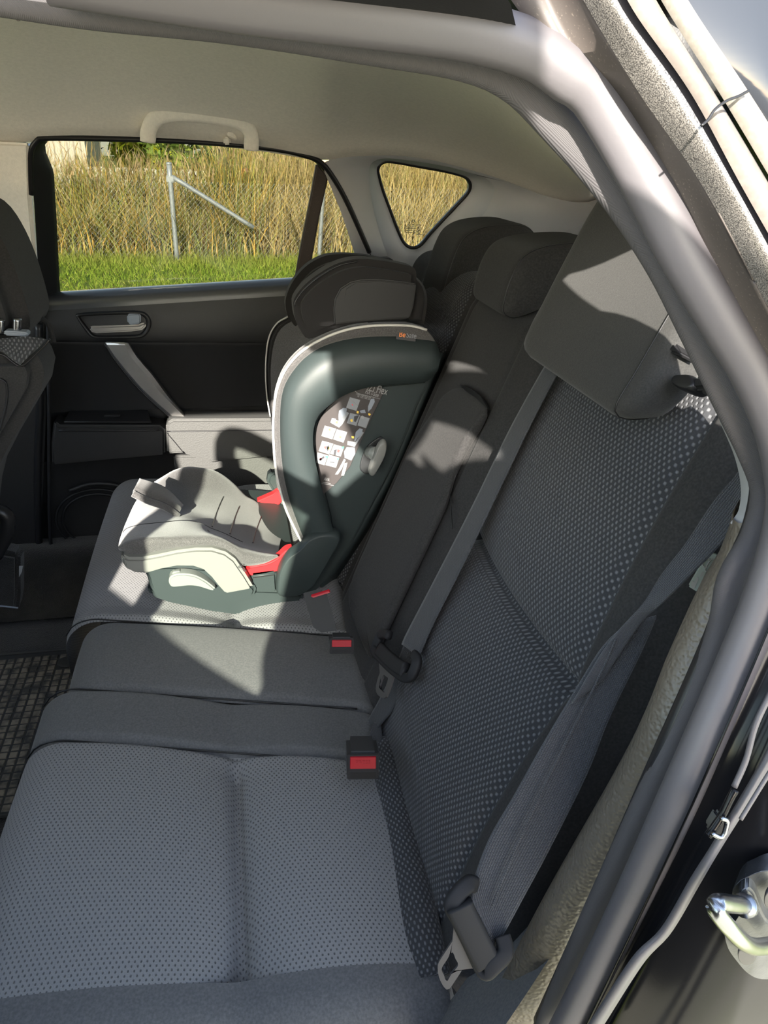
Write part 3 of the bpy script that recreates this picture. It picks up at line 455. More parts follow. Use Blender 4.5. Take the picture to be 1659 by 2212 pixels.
# painted jamb: bands between measured edges, stepping outwards
py_ = (-60, 34, 206, 412, 687, 900)
def E_(l): return l
E0 = cr([(-0.0815,-0.0477,1.3392),(-0.0524,-0.0546,1.3115),(-0.0223,-0.0589,1.2944),(0.0113,-0.0683,1.2567),(0.0549,-0.0828,1.1986),(0.0879,-0.093,1.158)], 60)
E1 = cr([(-0.0656,-0.0558,1.339),(-0.0491,-0.0619,1.3145),(-0.022,-0.0667,1.2951),(0.0103,-0.0762,1.2571),(0.0532,-0.0904,1.2003),(0.0846,-0.1004,1.1605)], 60)
E2 = cr([(-0.0593,-0.0734,1.3364),(-0.0477,-0.077,1.322),(-0.0227,-0.0839,1.2942),(0.0115,-0.093,1.258),(0.0529,-0.1066,1.2037),(0.0832,-0.1161,1.1657)], 60)
E3 = cr([(-0.0589,-0.0786,1.3356),(-0.0478,-0.0822,1.3214),(-0.0237,-0.089,1.2939),(0.0108,-0.0979,1.2583),(0.0522,-0.1113,1.2047),(0.082,-0.1207,1.1672)], 60)
E4 = cr([(-0.05,-0.091,1.3342),(-0.0401,-0.0944,1.3203),(-0.0124,-0.101,1.2939),(0.0173,-0.1097,1.2591),(0.0603,-0.1227,1.2071),(0.0916,-0.1319,1.1706)], 60)
E5 = cr([(-0.0463,-0.093,1.3341),(-0.0355,-0.0964,1.3203),(-0.0083,-0.103,1.294),(0.0202,-0.1117,1.2593),(0.0648,-0.1246,1.2074),(0.0976,-0.1337,1.171)], 60)
E6 = cr([(-0.0369,-0.097,1.3341),(-0.0253,-0.1004,1.3204),(-0.0011,-0.107,1.2941),(0.0292,-0.1156,1.2597),(0.0749,-0.1285,1.2082),(0.1095,-0.1375,1.1719)], 60)
E7 = cr([(-0.0355,-0.098,1.334),(-0.0237,-0.1014,1.3204),(0.0016,-0.108,1.2942),(0.033,-0.1165,1.2598),(0.0789,-0.1294,1.2084),(0.1138,-0.1385,1.1721)], 60)
E8 = cr([(-0.0291,-0.101,1.3339),(-0.0169,-0.1044,1.3205),(0.0095,-0.1109,1.2944),(0.0419,-0.1194,1.2602),(0.0886,-0.1323,1.2089),(0.1239,-0.1413,1.1727)], 60)
E9 = cr([(-0.0248,-0.0988,1.3346),(-0.0122,-0.1022,1.321),(0.0148,-0.1088,1.2948),(0.0482,-0.1174,1.2603),(0.0956,-0.1304,1.2085),(0.1316,-0.1395,1.1719)], 60)
EA = cr([(0.0194,-0.0999,1.3463),(0.0219,-0.1045,1.3281),(0.0275,-0.1127,1.2952),(0.0528,-0.1213,1.2606),(0.0979,-0.1342,1.2092),(0.1338,-0.1432,1.173)], 60)
V_ = np.array([0,-1,0.])
def band(name, rows, m, sharp=None): return tag(gridmesh(name, np.stack(rows, 0), m, sharp=sharp), kind='structure')
band('trim_11', [E0, E0*.5+E1*.5+V_*.004, E1, E1*.5+E2*.5-V_*.008, E2*.9+E1*.1+V_*.004, E2+V_*.006, E3], 'brown')
band('trim_12', [E3, E3*.7+E4*.3+V_*.003, E3*.4+E4*.6+V_*.004, E4+V_*.002, E4], 'paint')
band('trim_13', [E4, E4*.5+E5*.5-V_*.006, E5], 'gloss')
band('trim_14', [E5, E5*.5+E6*.5+V_*.002, E6, E7-V_*.003], 'dust_taupe')
band('trim_15', [E7, E7*.6+E8*.4+V_*.004, E8+V_*.002, E8, E9], 'beige')
band('trim_16', [E9, E9*.5+EA*.5+V_*.002, EA], 'outer_glass')
tube('crack_line', [(-0.0121,-0.1199,1.2825),(-0.0092,-0.1193,1.2848),(-0.0065,-0.1184,1.2885),(-0.0016,-0.1176,1.2917),(0.0034,-0.1171,1.2935),(0.0079,-0.1166,1.2957)], .0006, 'black', bpy.data.objects['trim_15'], n=30, k=5)
# upper jamb above the opening
U0 = cr([(-0.3097,-0.0501,1.3296),(-0.2618,-0.0508,1.3268),(-0.1921,-0.0519,1.3224),(-0.1445,-0.0522,1.3211),(-0.0937,-0.0527,1.3193),(-0.068,-0.0535,1.316)], 60)
U1 = cr([(-0.2954,-0.0893,1.3329),(-0.2533,-0.0897,1.3314),(-0.1921,-0.0901,1.3296),(-0.1506,-0.0904,1.3285),(-0.1135,-0.0906,1.3276),(-0.0952,-0.0897,1.3312)], 60)
U2 = cr([(-0.2805,-0.1275,1.3399),(-0.2445,-0.1277,1.3391),(-0.1921,-0.1279,1.3384),(-0.1566,-0.1283,1.3368),(-0.125,-0.1282,1.3371),(-0.1125,-0.1277,1.3394)], 60)
band('trim_17', [U0, U0*.5+U1*.5+V_*.006, U1, U1*.5+U2*.5+V_*.02, U2], 'black_matte')
# lower jamb: gloss black panel with a raised seam
L0 = cr([(0.0879,-0.093,1.158),(0.1045,-0.1043,1.1129),(0.1043,-0.1141,1.0738),(0.087,-0.1283,1.0169),(0.0568,-0.1496,0.9318),(0.0404,-0.15,0.801),(0.0211,-0.15,0.6605)], 60)
L1 = cr([(0.0815,-0.1068,1.1627),(0.0979,-0.1177,1.1194),(0.0973,-0.127,1.0818),(0.0803,-0.1407,1.0274),(0.0502,-0.161,0.9458),(0.0324,-0.165,0.8264),(0.0153,-0.165,0.693)], 60)
L2 = cr([(0.1198,-0.121,1.1662),(0.1376,-0.1316,1.1235),(0.1282,-0.1407,1.0872),(0.1015,-0.1538,1.0349),(0.0679,-0.1734,0.9562),(0.0361,-0.18,0.8129),(0.0201,-0.18,0.7097)], 60)
L3 = cr([(0.1756,-0.1445,1.1722),(0.2156,-0.1551,1.1298),(0.2333,-0.1714,1.0644),(0.2218,-0.1913,0.9846),(0.1874,-0.205,0.8917),(0.177,-0.205,0.748),(0.1841,-0.205,0.6186)], 60)
band('trim_18', [L0, L0*.5+L1*.5+V_*.003, L1, L1+np.array([.01,.012,0]), L1*.4+L2*.6+np.array([.008,.006,0]), L2, L2*.5+L3*.5+np.array([0,-.004,0]), L3], 'gloss')
jamb = bpy.data.objects['trim_18']
sm = loft('seam_strip', [[(0.0795,-0.1703,1.0009),(0.0684,-0.1767,0.9751),(0.0459,-0.1872,0.9334),(0.0384,-0.188,0.9049),(0.0299,-0.188,0.8605),(0.0167,-0.188,0.8369),(0.0025,-0.188,0.7823),(-0.0067,-0.188,0.7422)], [(0.0848,-0.1704,1.0002),(0.0733,-0.1773,0.973),(0.0493,-0.1877,0.931),(0.0437,-0.188,0.9036),(0.0355,-0.188,0.8589),(0.0233,-0.188,0.8326),(0.0098,-0.188,0.7745),(0.0008,-0.188,0.7337)]], 'bulb', jamb, nv=50, thick=.003)
tube('seam_strip', [(0.0715,-0.1657,1.0271),(0.0617,-0.1713,1.0046),(0.0578,-0.1766,0.9837),(0.0523,-0.1805,0.9681)], .0016, 'bulb', jamb, n=30)
tube('seam_strip', [(0.0778,-0.1792,0.9931),(0.0674,-0.1836,0.9756),(0.0545,-0.1893,0.9527)], .0012, 'bulb', jamb, n=30)
ck = root('rubber_plug', 'small black bracket with bright edges on the glossy door jamb above the striker', 'bracket')
tube('bracket_wire', [(0.0414,-0.1894,0.9565),(0.0452,-0.1899,0.9543),(0.0452,-0.1909,0.9503),(0.0442,-0.192,0.946),(0.042,-0.1923,0.9449),(0.0369,-0.1915,0.9479)], .0014, 'chrome', ck, n=30, k=6)
prism('bracket_body', [(0.0462,-0.1847,0.9511),(0.0506,-0.1854,0.9482),(0.0504,-0.1867,0.9431),(0.0496,-0.1882,0.9374),(0.0438,-0.1877,0.9391),(0.0406,-0.1872,0.9411),(0.0431,-0.1861,0.9458)], (0,.008,0), 'gloss', ck, bevel=.002)
tube('bracket_arm', [(0.0516,-0.1824,0.9683),(0.0498,-0.1832,0.9653),(0.0475,-0.1845,0.96),(0.0446,-0.1862,0.9532),(0.0402,-0.188,0.9459),(0.0376,-0.1888,0.9427)], .0022, 'gloss', ck, n=30)
# body side under the opening, near quarter with its window, roof edge
nq = [(.055,1.30),(.094,1.215),(.138,1.138),(.17,1.118),(.19,1.118),(.27,1.19),(.36,1.27),(.38,1.295),(.36,1.305),(.22,1.305),(.09,1.30)]
nqp = cr([(x, -.13+.25*(z-.93)+.03, z) for x, z in nq], 72, True)
nout = cr([(x, y, z) for x, y, z in ((.03,-.02,1.37),(.05,-.03,1.23),(.105,-.045,1.13),(.15,-.02,1.085),(.19,-.02,1.02),(.22,-.03,.80),(.22,-.03,.45),(.3,-.08,.35),(.9,-.1,.4),(1.05,-.08,.9),(1.0,-.02,1.2),(.7,-.01,1.37),(.3,-.0,1.40))], 72, True)
nqp = np.roll(nqp, -np.argmax(nqp[:, 2]-.6*nqp[:, 0]), 0); nout = np.roll(nout, -np.argmax(nout[:, 2]-.6*nout[:, 0]), 0)
if np.cross((nqp[20]-nqp[0])[[0,2]], (nqp[40]-nqp[0])[[0,2]])*np.cross((nout[20]-nout[0])[[0,2]], (nout[40]-nout[0])[[0,2]]) < 0: nout = nout[::-1]
tag(gridmesh('wall_near', np.stack([nout, nqp*.9+nout*.1, nqp], 0), 'door', cv=True, thick=.012), kind='structure')
quad('sill_near', [(-1.7,-.13,.26),(.1,-.13,.26),(.1,-.16,.36),(-1.7,-.16,.36)], 'gloss'); bpy.data.objects['sill_near'].name = 'trim_19'
# near centre pillar (out of frame, shades the left of the picture)
tag(prism('trim_20', [(-1.0,-.15,.3),(-.68,-.15,.3),(-.665,-.14,.95),(-.70,-.05,1.30),(-.72,-.03,1.38),(-1.0,-.03,1.38)], (0,.05,0), 'door', bevel=.006), kind='structure')
tag(prism('sun_block_bar', [(-1.5,-.06,1.27),(-.36,-.06,1.27),(-.36,-.05,1.37),(-1.5,-.05,1.37)], (0,.05,0), 'door', bevel=.006), kind='structure')  # unseen bar added to keep sun off the front seat
# ------------------------------------------------------------------ open near rear door (out of frame to the left)
od = root('door_2', kind='structure')
hd = np.array([-.80,-.06,0]); dv = np.array([.68,-.733,0]); nvv = np.array([.733,.68,0])
def DP(s, z, d=0.0): return tuple(hd+dv*s+nvv*(d+.30*max(0, z-.955))+np.array([0,0,z]))
prism('door_panel', [DP(.02,.30),(DP(.80,.30)),(DP(.86,.60)),(DP(.90,.955)),(DP(.0,.985))], tuple(-nvv*.07), 'door', od, bevel=.02)
sash = [(-.66,-.235,.955),(-.626,-.22,1.11),(-.593,-.204,1.275)]
sweep('window_frame', [(-.612,-.262,.955),(-.60,-.235,1.11),(-.593,-.204,1.275),(-.48,-.325,1.262),(-.37,-.445,1.235),(-.28,-.56,1.19),(-.22,-.66,1.12),(-.20,-.70,.96)], rrect(.046,.034,.008), 'black_matte', od, up=(.3,.9,.3), n=80)
mk('pane', [(-.615,-.262,.955),(-.60,-.235,1.11),(-.593,-.204,1.275),(-.48,-.325,1.262),(-.37,-.445,1.235),(-.28,-.56,1.19),(-.22,-.66,1.12),(-.20,-.70,.96)], [(0,1,2,3,4,5,6,7)], 'glass_door', od, smooth=False)
# ------------------------------------------------------------------ rear bench
bench = root('rear_seat', 'black fabric rear seat spanning the car with three headrests, carrying the child seat', 'seat')
def cpos(a, h, d):
    k = .10+.17*np.clip(a/.27, 0, 1); return np.stack([-h, a+k*(h-.2), .57+d], -1)
def csurf(h0, h1, nh):
    return roundline(h0, h1, .022, .065, .20, nh)
def cushion(name, t0, t1, m, na, r_edge=0.0, middle=False):
    th, H, DH = csurf(.03, .505 if not middle else .475, 150); A = np.linspace(t0, t1, na); P = np.zeros((150, na, 3)); UV = np.zeros((150, na, 2))
    for j, a in enumerate(A):
        fr_ = (j/(na-1)); e = .012
        da, ap = 0.0, a
        if not middle:
            if a < -.02:   # outboard side rolls down
                s = min((-.02-a)/.05, 2.6); da = -.05*(1-math.cos(min(s, 1.57))) if s < 1.57 else -.05-(s-1.57)*.05; ap = -.02-.05*math.sin(min(s, 1.57))
            else: da = .010*math.sin(math.pi*np.clip((a+.02)/.30 if a < .4 else (a-.55)/.62, 0, 1))-.010*math.exp(-(min(abs(a-t1) if t1 > .1 else 9, abs(a-t0) if t0 > .1 else 9)/.006)**2)
            g = -.017*np.exp(-((H-.227)/.009)**2)-.008*np.exp(-((H-.227)/.03)**2) if (a > -.02 and m == 'dash') else 0*H
            if t0 < .1: g = g*np.clip((t1-a)/.035, 0, 1)**.7
            elif m == 'dash': g = .45*g*np.clip((a-t0)/.035, 0, 1)**.7
            wv = (1 if (m == 'dash' or t0 < -.1) else (1-.4*fr_))*.012*np.sin(np.clip((H-.03)/.2, 0, 1)*math.pi)+.010*np.sin(np.clip((H-.235)/.25, 0, 1)*math.pi)
            d = da+g+wv-DH-(.012 if (t0 > .5) else 0)*np.clip((a-t0)/.04, 0, 1)
        else:
            da = .009*math.sin(math.pi*fr_)**.5-.002-.010*math.exp(-(min(a-t0, t1-a)/.006)**2); d = da-DH+.006*np.sin(np.clip(H/.45, 0, 1)*math.pi)
        P[:, j] = cpos(np.full(150, ap), H, d); UV[:, j, 0] = th; UV[:, j, 1] = a
    return gridmesh(name, P, m, bench, uv=UV)
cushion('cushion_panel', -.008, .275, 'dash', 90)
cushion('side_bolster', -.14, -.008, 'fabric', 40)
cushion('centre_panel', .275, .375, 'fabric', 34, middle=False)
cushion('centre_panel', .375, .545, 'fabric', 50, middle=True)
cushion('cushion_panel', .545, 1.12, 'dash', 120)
for a in (.275,.375,.545):
    hh = np.linspace(.06, .50, 40); zz = .57+.004-np.where(hh > .44, .065*(1-np.sqrt(np.clip(1-((hh-.44)/.066)**2, 0, 1))), 0)
    k = .10+.17*min(1, a/.27)
    sweep('stitch_seam', np.stack([-hh, a+k*(hh-.2), zz-.004], 1), circ(.0012, 5), 'black', bench, raw=True)
# ------------------------------------------------------------------ backrests
def backrest(parent, bands, a0, a1, h0, h1, front, na=150, nh=150, r0=.045, r1=.02, rt=.05, depth=.12):
    ta, A, DA = roundline(a0, a1, r0, r1, depth, na); th, H, DH = roundline(h0, h1, .012, rt, .14, nh)
    AA, HH = np.meshgrid(A, H); D = front(AA, HH)-np.minimum(DA[None, :]+DH[:, None], .16); D = np.where(DA[None, :]+DH[:, None] > .05, D, D)
    P = BKP(AA, HH, D); UV = np.stack(np.meshgrid(ta, th), -1); out = []
    for b0, b1, name, m in bands:
        j = [k for k in range(na) if b0-1e-6 <= ta[k] <= b1+1e-6]; j = list(range(max(0, j[0]-1), j[-1]+1)) if j[0] > 0 else j
        out.append(gridmesh(name, P[:, j], m, parent, uv=UV[:, j]))
    return out
G = lambda x, c, w: np.exp(-((x-c)/w)**2)
nb = root('near_backrest', 'near rear backrest in black ribbed fabric with a horizontal crease', 'seat back')
f_near = lambda a, h: .016*np.sin(np.pi*np.clip((a-.0)/.31, 0, 1))*np.clip(h/.1, 0, 1)+.014*np.sin(np.pi*np.clip(h/.31, 0, 1))*(h < .31)+.008*np.sin(np.pi*np.clip((h-.31)/.3, 0, 1))*(h >= .31)-.014*G(h, .31, .006)*np.clip((a-.0)/.02, 0, 1)-.006*G(h, .31, .025)*np.clip(a/.02, 0, 1)-.006*G(a, .012, .006)
backrest(nb, [(-.5,.010,'side_bolster','fabric_shade'),(.010,.9,'back_panel','dash_shade')], -.055, .315, .0, .64, f_near, na=170, nh=180, rt=.06)
sweep('lower_roll', [(-.035,.275,.545),(-.04,.24,.57),(-.046,.12,.572),(-.05,.02,.572),(-.05,-.03,.56)], circ(.021, 14), 'dash_shade', nb, up=(0,0,1), n=50)
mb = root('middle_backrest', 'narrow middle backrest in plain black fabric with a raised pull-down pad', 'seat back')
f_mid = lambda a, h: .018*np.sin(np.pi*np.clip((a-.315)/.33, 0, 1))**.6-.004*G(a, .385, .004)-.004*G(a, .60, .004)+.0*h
backrest(mb, [(0,.9,'back_panel','fabric_shade')], .318, .645, .01, .60, f_mid, na=110, nh=110, r0=.03, r1=.03, rt=.06)
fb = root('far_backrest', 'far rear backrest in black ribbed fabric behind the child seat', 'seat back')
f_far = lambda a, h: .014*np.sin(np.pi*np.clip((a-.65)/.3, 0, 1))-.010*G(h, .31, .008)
backrest(fb, [(0,.672,'side_bolster','fabric_shade'),(.672,.93,'back_panel','dash_shade'),(.93,1.4,'side_bolster','fabric_shade')], .648, 1.06, .0, .60, f_far, na=110, nh=110)
# fold-down pad on the middle backrest
pad_o = [(0.0995,0.5902,0.9174),(0.1093,0.5868,0.9395),(0.1174,0.5651,0.9577),(0.1217,0.5313,0.9674),(0.1241,0.4789,0.9726),(0.1224,0.4341,0.9688),(0.1121,0.4347,0.9458),(0.1015,0.4365,0.9219),(0.0908,0.4327,0.8978),(0.0795,0.4248,0.8724),(0.0675,0.4099,0.8456),(0.0508,0.4028,0.808),(0.026,0.3947,0.7524),(-0.0026,0.3857,0.6882),(-0.0274,0.378,0.6323),(-0.0344,0.3885,0.6166),(-0.0382,0.456,0.6081),(-0.0393,0.5342,0.6058),(-0.0295,0.5681,0.6277),(0.001,0.5829,0.6962),(0.0387,0.5944,0.7809),(0.0711,0.6087,0.8536)]
puff('fold_down_pad', pad_o, tuple(NB*.016), 'fabric_shade', mb, n=110, edge=.16)
pull = [(0.1165,0.5482,0.9704),(0.1194,0.5058,0.9768),(0.1207,0.4616,0.9797),(0.1184,0.4222,0.9745),(0.118,0.4289,0.9737),(0.118,0.4708,0.9737),(0.1166,0.5106,0.9705)]
prism('pull_recess', pull, tuple(-NB*.004), 'black', mb, bevel=0)
sweep('stitch_seam', [(0.1244,0.4387,0.9671),(0.1135,0.4381,0.9427),(0.1033,0.4408,0.9198),(0.0926,0.4373,0.8957),(0.0815,0.4275,0.8708),(0.0621,0.4286,0.8273)], circ(.0010, 6), 'black', mb, up=(-1,0,.4), n=50)
sweep('stitch_seam', [(0.0777,0.4262,0.8599),(0.0723,0.4001,0.8478),(0.0656,0.3659,0.8327)], circ(.0008, 6), 'black', mb, up=(-1,0,.4), n=20)
sweep('stitch_seam', [(0.1022,0.5977,0.915),(0.086,0.5945,0.8784),(0.0788,0.598,0.8624),(0.0641,0.5969,0.8294),(0.0436,0.6018,0.7833),(0.0119,0.5974,0.7121)], circ(.0014, 6), 'black', mb, up=(-1,0,.4), n=40)
prism('corner_gusset', [(-0.0382,0.5333,0.6278),(-0.0297,0.4485,0.6468),(-0.0344,0.3844,0.6364),(-0.0368,0.3707,0.631),(-0.0416,0.4176,0.6202),(-0.0442,0.5226,0.6142)], tuple(-NB*.02), 'fabric_shade', mb, bevel=.004)
# release knob on top of the near backrest
kb = root('release_knob', 'black oval lock release lever lying on top of the near backrest', 'lever')
puff('knob', [(0.1537,0.0938,1.1081),(0.1555,0.0927,1.112),(0.157,0.084,1.1154),(0.158,0.0744,1.1176),(0.1571,0.0671,1.1156),(0.155,0.0628,1.1109),(0.153,0.0673,1.1065),(0.1524,0.0797,1.1051),(0.1526,0.0901,1.1056)], tuple(NB*.02), 'black', kb, n=40, edge=.3)
prism('lever_arm', [(0.1598,0.0733,1.1167),(0.1617,0.0568,1.1211),(0.1583,0.0486,1.1133),(0.1558,0.0646,1.1078)], tuple(NB*.010), 'black_matte', kb, bevel=.003)
box('arm_window', (.004,.012,.008), 'black', kb, tuple(np.asarray((0.147,0.044,1.1176))), bevel=.001)
prism('belt_guide', [(0.161,0.102,1.1244),(0.1649,0.1018,1.1332),(0.1624,0.0851,1.1275),(0.1614,0.0878,1.1252)], tuple(NB*.02), 'black_matte', kb, bevel=.003)
k2 = puff('strap_button', [(0.182,0.4409,1.0732),(0.184,0.4376,1.0776),(0.1855,0.4265,1.0811),(0.187,0.4092,1.0844),(0.1837,0.4055,1.0771),(0.1817,0.4145,1.0725),(0.1808,0.4301,1.0704)], tuple(NB*.016), 'black', None, n=40, edge=.3); tag(k2, 'black oval release button on the shoulder of the middle backrest', 'button')
# ------------------------------------------------------------------ headrests
def headrest(name, label, side, y0, y1, m, rb=.03, post=None, yshear=0.0):
    t = root(name, label, 'headrest'); pr = cr(side, 64, True); c = pr.mean(0); P = []
    for s in np.r_[0, np.linspace(0, 1, 26), 1]:
        y = y0+(y1-y0)*s; e = min(s, 1-s)*abs(y1-y0); k = 1.0 if e > rb else math.sqrt(max(0, 1-((rb-e)/rb)**2))
        sc = 1-(1-k)*.22
        q = c+(pr-c)*sc; q[:, 1] = y; q[:, 0] += 0; P.append(q)
    P[0] = P[1]*.0+c+(P[1]-c)*.55; P[0][:, 1] = y0-.002*np.sign(y1-y0); P[-1] = c+(P[-2]-c)*.55; P[-1][:, 1] = y1+.002*np.sign(y1-y0)
    o = gridmesh('headrest_pad', np.stack(P, 0), m, t, cv=True, cap=True); recalc(o)
    e = P[3].copy(); sweep('stitch_seam', e+np.array([0, 0, 0]), circ(.0010, 5), 'black', t, closed=True, raw=True, up=(0,1,0))
    for px, py, pz in (post or []):
        p = tube('post', [(px, py, pz-.04), (px+.02, py, pz+.045)], .006, 'chrome', t, n=8)
        c_ = puff('post_collar', [(px+.022*math.cos(a), py+.013*math.sin(a)+0, pz) for a in np.linspace(0, 2*math.pi, 12, endpoint=False)], (0,0,.009), 'black', t, n=24, edge=.2)
    return t
sN = [(.110,0,1.080),(.135,0,1.072),(.160,0,1.082),(.178,0,1.13),(.21,0,1.20),(.225,0,1.245),(.205,0,1.262),(.180,0,1.245),(.150,0,1.18),(.125,0,1.12)]
headrest('near_headrest', 'near headrest with a bright sunlit patch, on the near backrest', [(x+.006, 0, z-.004) for x, _, z in sN], .098, .345, 'fabric_fine', post=[(.185,.17,1.09),(.185,.28,1.09)])
sM = [(0.1479,0.48,1.0848),(0.1617,0.48,1.0764),(0.1756,0.48,1.0787),(0.2002,0.48,1.0881),(0.2276,0.48,1.1011),(0.2558,0.48,1.1164),(0.285,0.48,1.1294),(0.3068,0.48,1.1527),(0.2902,0.48,1.1695),(0.2573,0.48,1.1725),(0.2073,0.48,1.1685),(0.1773,0.48,1.1599),(0.1619,0.48,1.1447),(0.1515,0.48,1.1175)]
headrest('middle_headrest', 'low middle headrest curling back over the middle backrest', sM, .475, .625, 'fabric_shade', rb=.022, post=[(0.2204,0.55,1.0648), (0.2113,0.6,1.0557)])
sF = [(0.1622,0.83,1.0191),(0.1777,0.83,1.0061),(0.2069,0.83,1.0189),(0.258,0.83,1.0293),(0.3094,0.83,1.0414),(0.3404,0.83,1.0736),(0.3367,0.83,1.1359),(0.3067,0.83,1.161),(0.2437,0.83,1.16),(0.2037,0.83,1.1453),(0.1849,0.83,1.1152),(0.1705,0.83,1.0652)]
headrest('far_headrest', 'far headrest against the quarter window behind the child seat', sF, .82, .985, 'fabric_shade', rb=.03, post=[(.25,.86,.99),(.25,.94,.99)])
# parcel shelf
ps = prism('parcel_shelf', [(.30,-.02,.985),(.98,-.02,.985),(.98,1.15,.985),(.30,1.15,.985)], (0,0,.015), 'door', bevel=.006); tag(ps, 'black parcel shelf behind the rear seat seen between the headrests', 'shelf')
# ------------------------------------------------------------------ belts
def ribbon(name, L, Rr, m, parent, n=70, thick=.0014, nv=10):
    a, b = cr(L, n), cr(Rr, n); P = np.stack([a+(b-a)*s for s in np.linspace(0, 1, nv)], 1); w = np.linalg.norm(b-a, axis=1).mean()
    su = np.r_[0, np.cumsum(np.linalg.norm(np.diff((a+b)/2, axis=0), axis=1))]
    uv = np.stack([np.repeat(su[:, None], nv, 1), np.repeat(np.linspace(0, w, nv)[None], n, 0)], 2)
    o = gridmesh(name, P, m, parent, uv=uv); md = o.modifiers.new('t', 'SOLIDIFY'); md.thickness = thick; md.offset = 0; return o
mbt = root('middle_seat_belt', 'grey seat belt crossing the middle of the rear seat down to a black tongue', 'seat belt')
ribbon('webbing', [(0.1493,0.3323,1.0587),(0.1426,0.3341,1.0438),(0.1136,0.333,0.9787),(0.0738,0.3212,0.8892),(0.0307,0.3128,0.7923),(-0.0025,0.3076,0.7179),(-0.0098,0.3041,0.7014)], [(0.1502,0.297,1.0607),(0.1463,0.3,1.0521),(0.1222,0.2958,0.9978),(0.0907,0.2848,0.9271),(0.0541,0.2718,0.845),(0.0162,0.2618,0.7598),(-0.0012,0.2519,0.7207)], 'web', mbt)
ribbon('webbing', [(-0.0003,0.3297,0.6784),(-0.0151,0.3196,0.6454),(-0.0368,0.3142,0.5966),(-0.0521,0.3133,0.5622),(-0.0647,0.3048,0.5339)], [(0.007,0.2786,0.6949),(-0.0056,0.283,0.6666),(-0.0244,0.2724,0.6244),(-0.039,0.2793,0.5915),(-0.057,0.2846,0.5511)], 'web_black', mbt)
ribbon('webbing', [(-0.0451,0.2924,0.585),(-0.057,0.2687,0.585),(-0.0667,0.2523,0.585)], [(-0.0367,0.2866,0.585),(-0.0407,0.2577,0.585),(-0.0442,0.2405,0.585)], 'web', mbt, n=20)
def tongue(par, dfn):
    return None
zt = [(-0.0241,0.3163,0.7086),(-0.0272,0.3288,0.7017),(-0.0315,0.3386,0.692),(-0.035,0.3366,0.6842),(-0.0385,0.3346,0.6764),(-0.0389,0.3242,0.6755),(-0.0368,0.3098,0.6801),(-0.0311,0.2713,0.6929),(-0.0247,0.2361,0.7072),(-0.0209,0.2234,0.7158),(-0.0176,0.2192,0.7233),(-0.0124,0.2228,0.735),(-0.0109,0.2294,0.7383),(-0.0117,0.2391,0.7365)]
sweep('tongue_grip', zt, rrect(.012,.009,.003), 'black_matte', mbt, up=(-.6,-.5,.6), n=90)
sweep('tongue_bar', [(-0.0358,0.316,0.6872),(-0.0317,0.2873,0.6965),(-0.0265,0.2555,0.7082),(-0.0221,0.2343,0.7181)], rrect(.018,.010,.003), 'black_matte', mbt, up=(-.6,-.5,.6), n=24)
def plate(name, outer, hole, d, par, m='tongue_steel'):
    n = 48; o, h = cr(outer, n, True), cr(hole, n, True); c = h.mean(0)
    def al(q):
        v = q-c; k = int(np.argmax(v[:, 2])); return np.roll(q, -k, 0)
    return prism(name, al(o), d, m, par, bevel=.0006, seg=1, hole=al(h))
plate('tongue_plate', [(-0.0369,0.3092,0.6798),(-0.0357,0.2934,0.6826),(-0.0381,0.2868,0.6772),(-0.0425,0.2821,0.6672),(-0.0462,0.2753,0.6591),(-0.0467,0.2657,0.6578),(-0.0442,0.2512,0.6635),(-0.0408,0.242,0.6711),(-0.0378,0.243,0.6779),(-0.0329,0.2476,0.6888),(-0.0295,0.2507,0.6965),(-0.0259,0.2412,0.7047),(-0.0288,0.2598,0.6981),(-0.0323,0.2834,0.6903)], [(-0.0371,0.2733,0.6794),(-0.0403,0.272,0.6723),(-0.0432,0.2679,0.6658),(-0.0422,0.2588,0.668),(-0.0403,0.2504,0.6722),(-0.0377,0.2553,0.6782),(-0.0346,0.2595,0.6851),(-0.0356,0.2662,0.6829)], tuple(NB*.0025), mbt)
nbt = root('near_seat_belt', 'slack outer seat belt beside the door opening, its tongue hanging low at bottom right', 'seat belt')
def RY(d, pts): return pts
ribbon('webbing', [(0.1595,0.0004,1.0821),(0.1516,-0.0014,1.0687),(0.1372,-0.0032,1.0481),(0.1197,-0.0076,1.0168),(0.1061,-0.0083,0.9922),(0.0939,-0.0116,0.9697),(0.0683,-0.015,0.9347),(0.0415,-0.0264,0.8906)], [(0.1534,-0.0186,1.0564),(0.1453,-0.0225,1.0366),(0.1363,-0.0233,1.0225),(0.1227,-0.0231,1.0039),(0.1103,-0.0225,0.9866),(0.1021,-0.0197,0.971),(0.0923,-0.0167,0.955),(0.0651,-0.0237,0.9081)], 'web', nbt)
ribbon('webbing', [(0.0817,-0.0128,0.9512),(0.0671,-0.0115,0.9299),(0.05,-0.0171,0.9009),(0.0221,-0.0296,0.8565),(-0.0019,-0.0416,0.8168),(-0.0233,-0.054,0.7884),(-0.0366,-0.0661,0.7662),(-0.0431,-0.0759,0.7535),(-0.045,-0.084,0.746)], [(0.1041,-0.0166,0.9601),(0.1013,-0.0168,0.941),(0.093,-0.0214,0.9199),(0.0709,-0.0355,0.8792),(0.0522,-0.0504,0.8384),(0.0209,-0.0706,0.7866),(-0.0036,-0.0857,0.7517),(-0.0196,-0.0961,0.7316),(-0.0297,-0.1018,0.723)], 'web', nbt, n=90, nv=14)
tube('webbing_edge', [(0.0736,-0.0169,0.9421),(0.0641,-0.0225,0.9164),(0.0418,-0.0356,0.8753),(0.0169,-0.0508,0.8313),(-0.0095,-0.0697,0.7863),(-0.03,-0.0876,0.7501)], .0008, 'web', nbt, n=60, k=6)
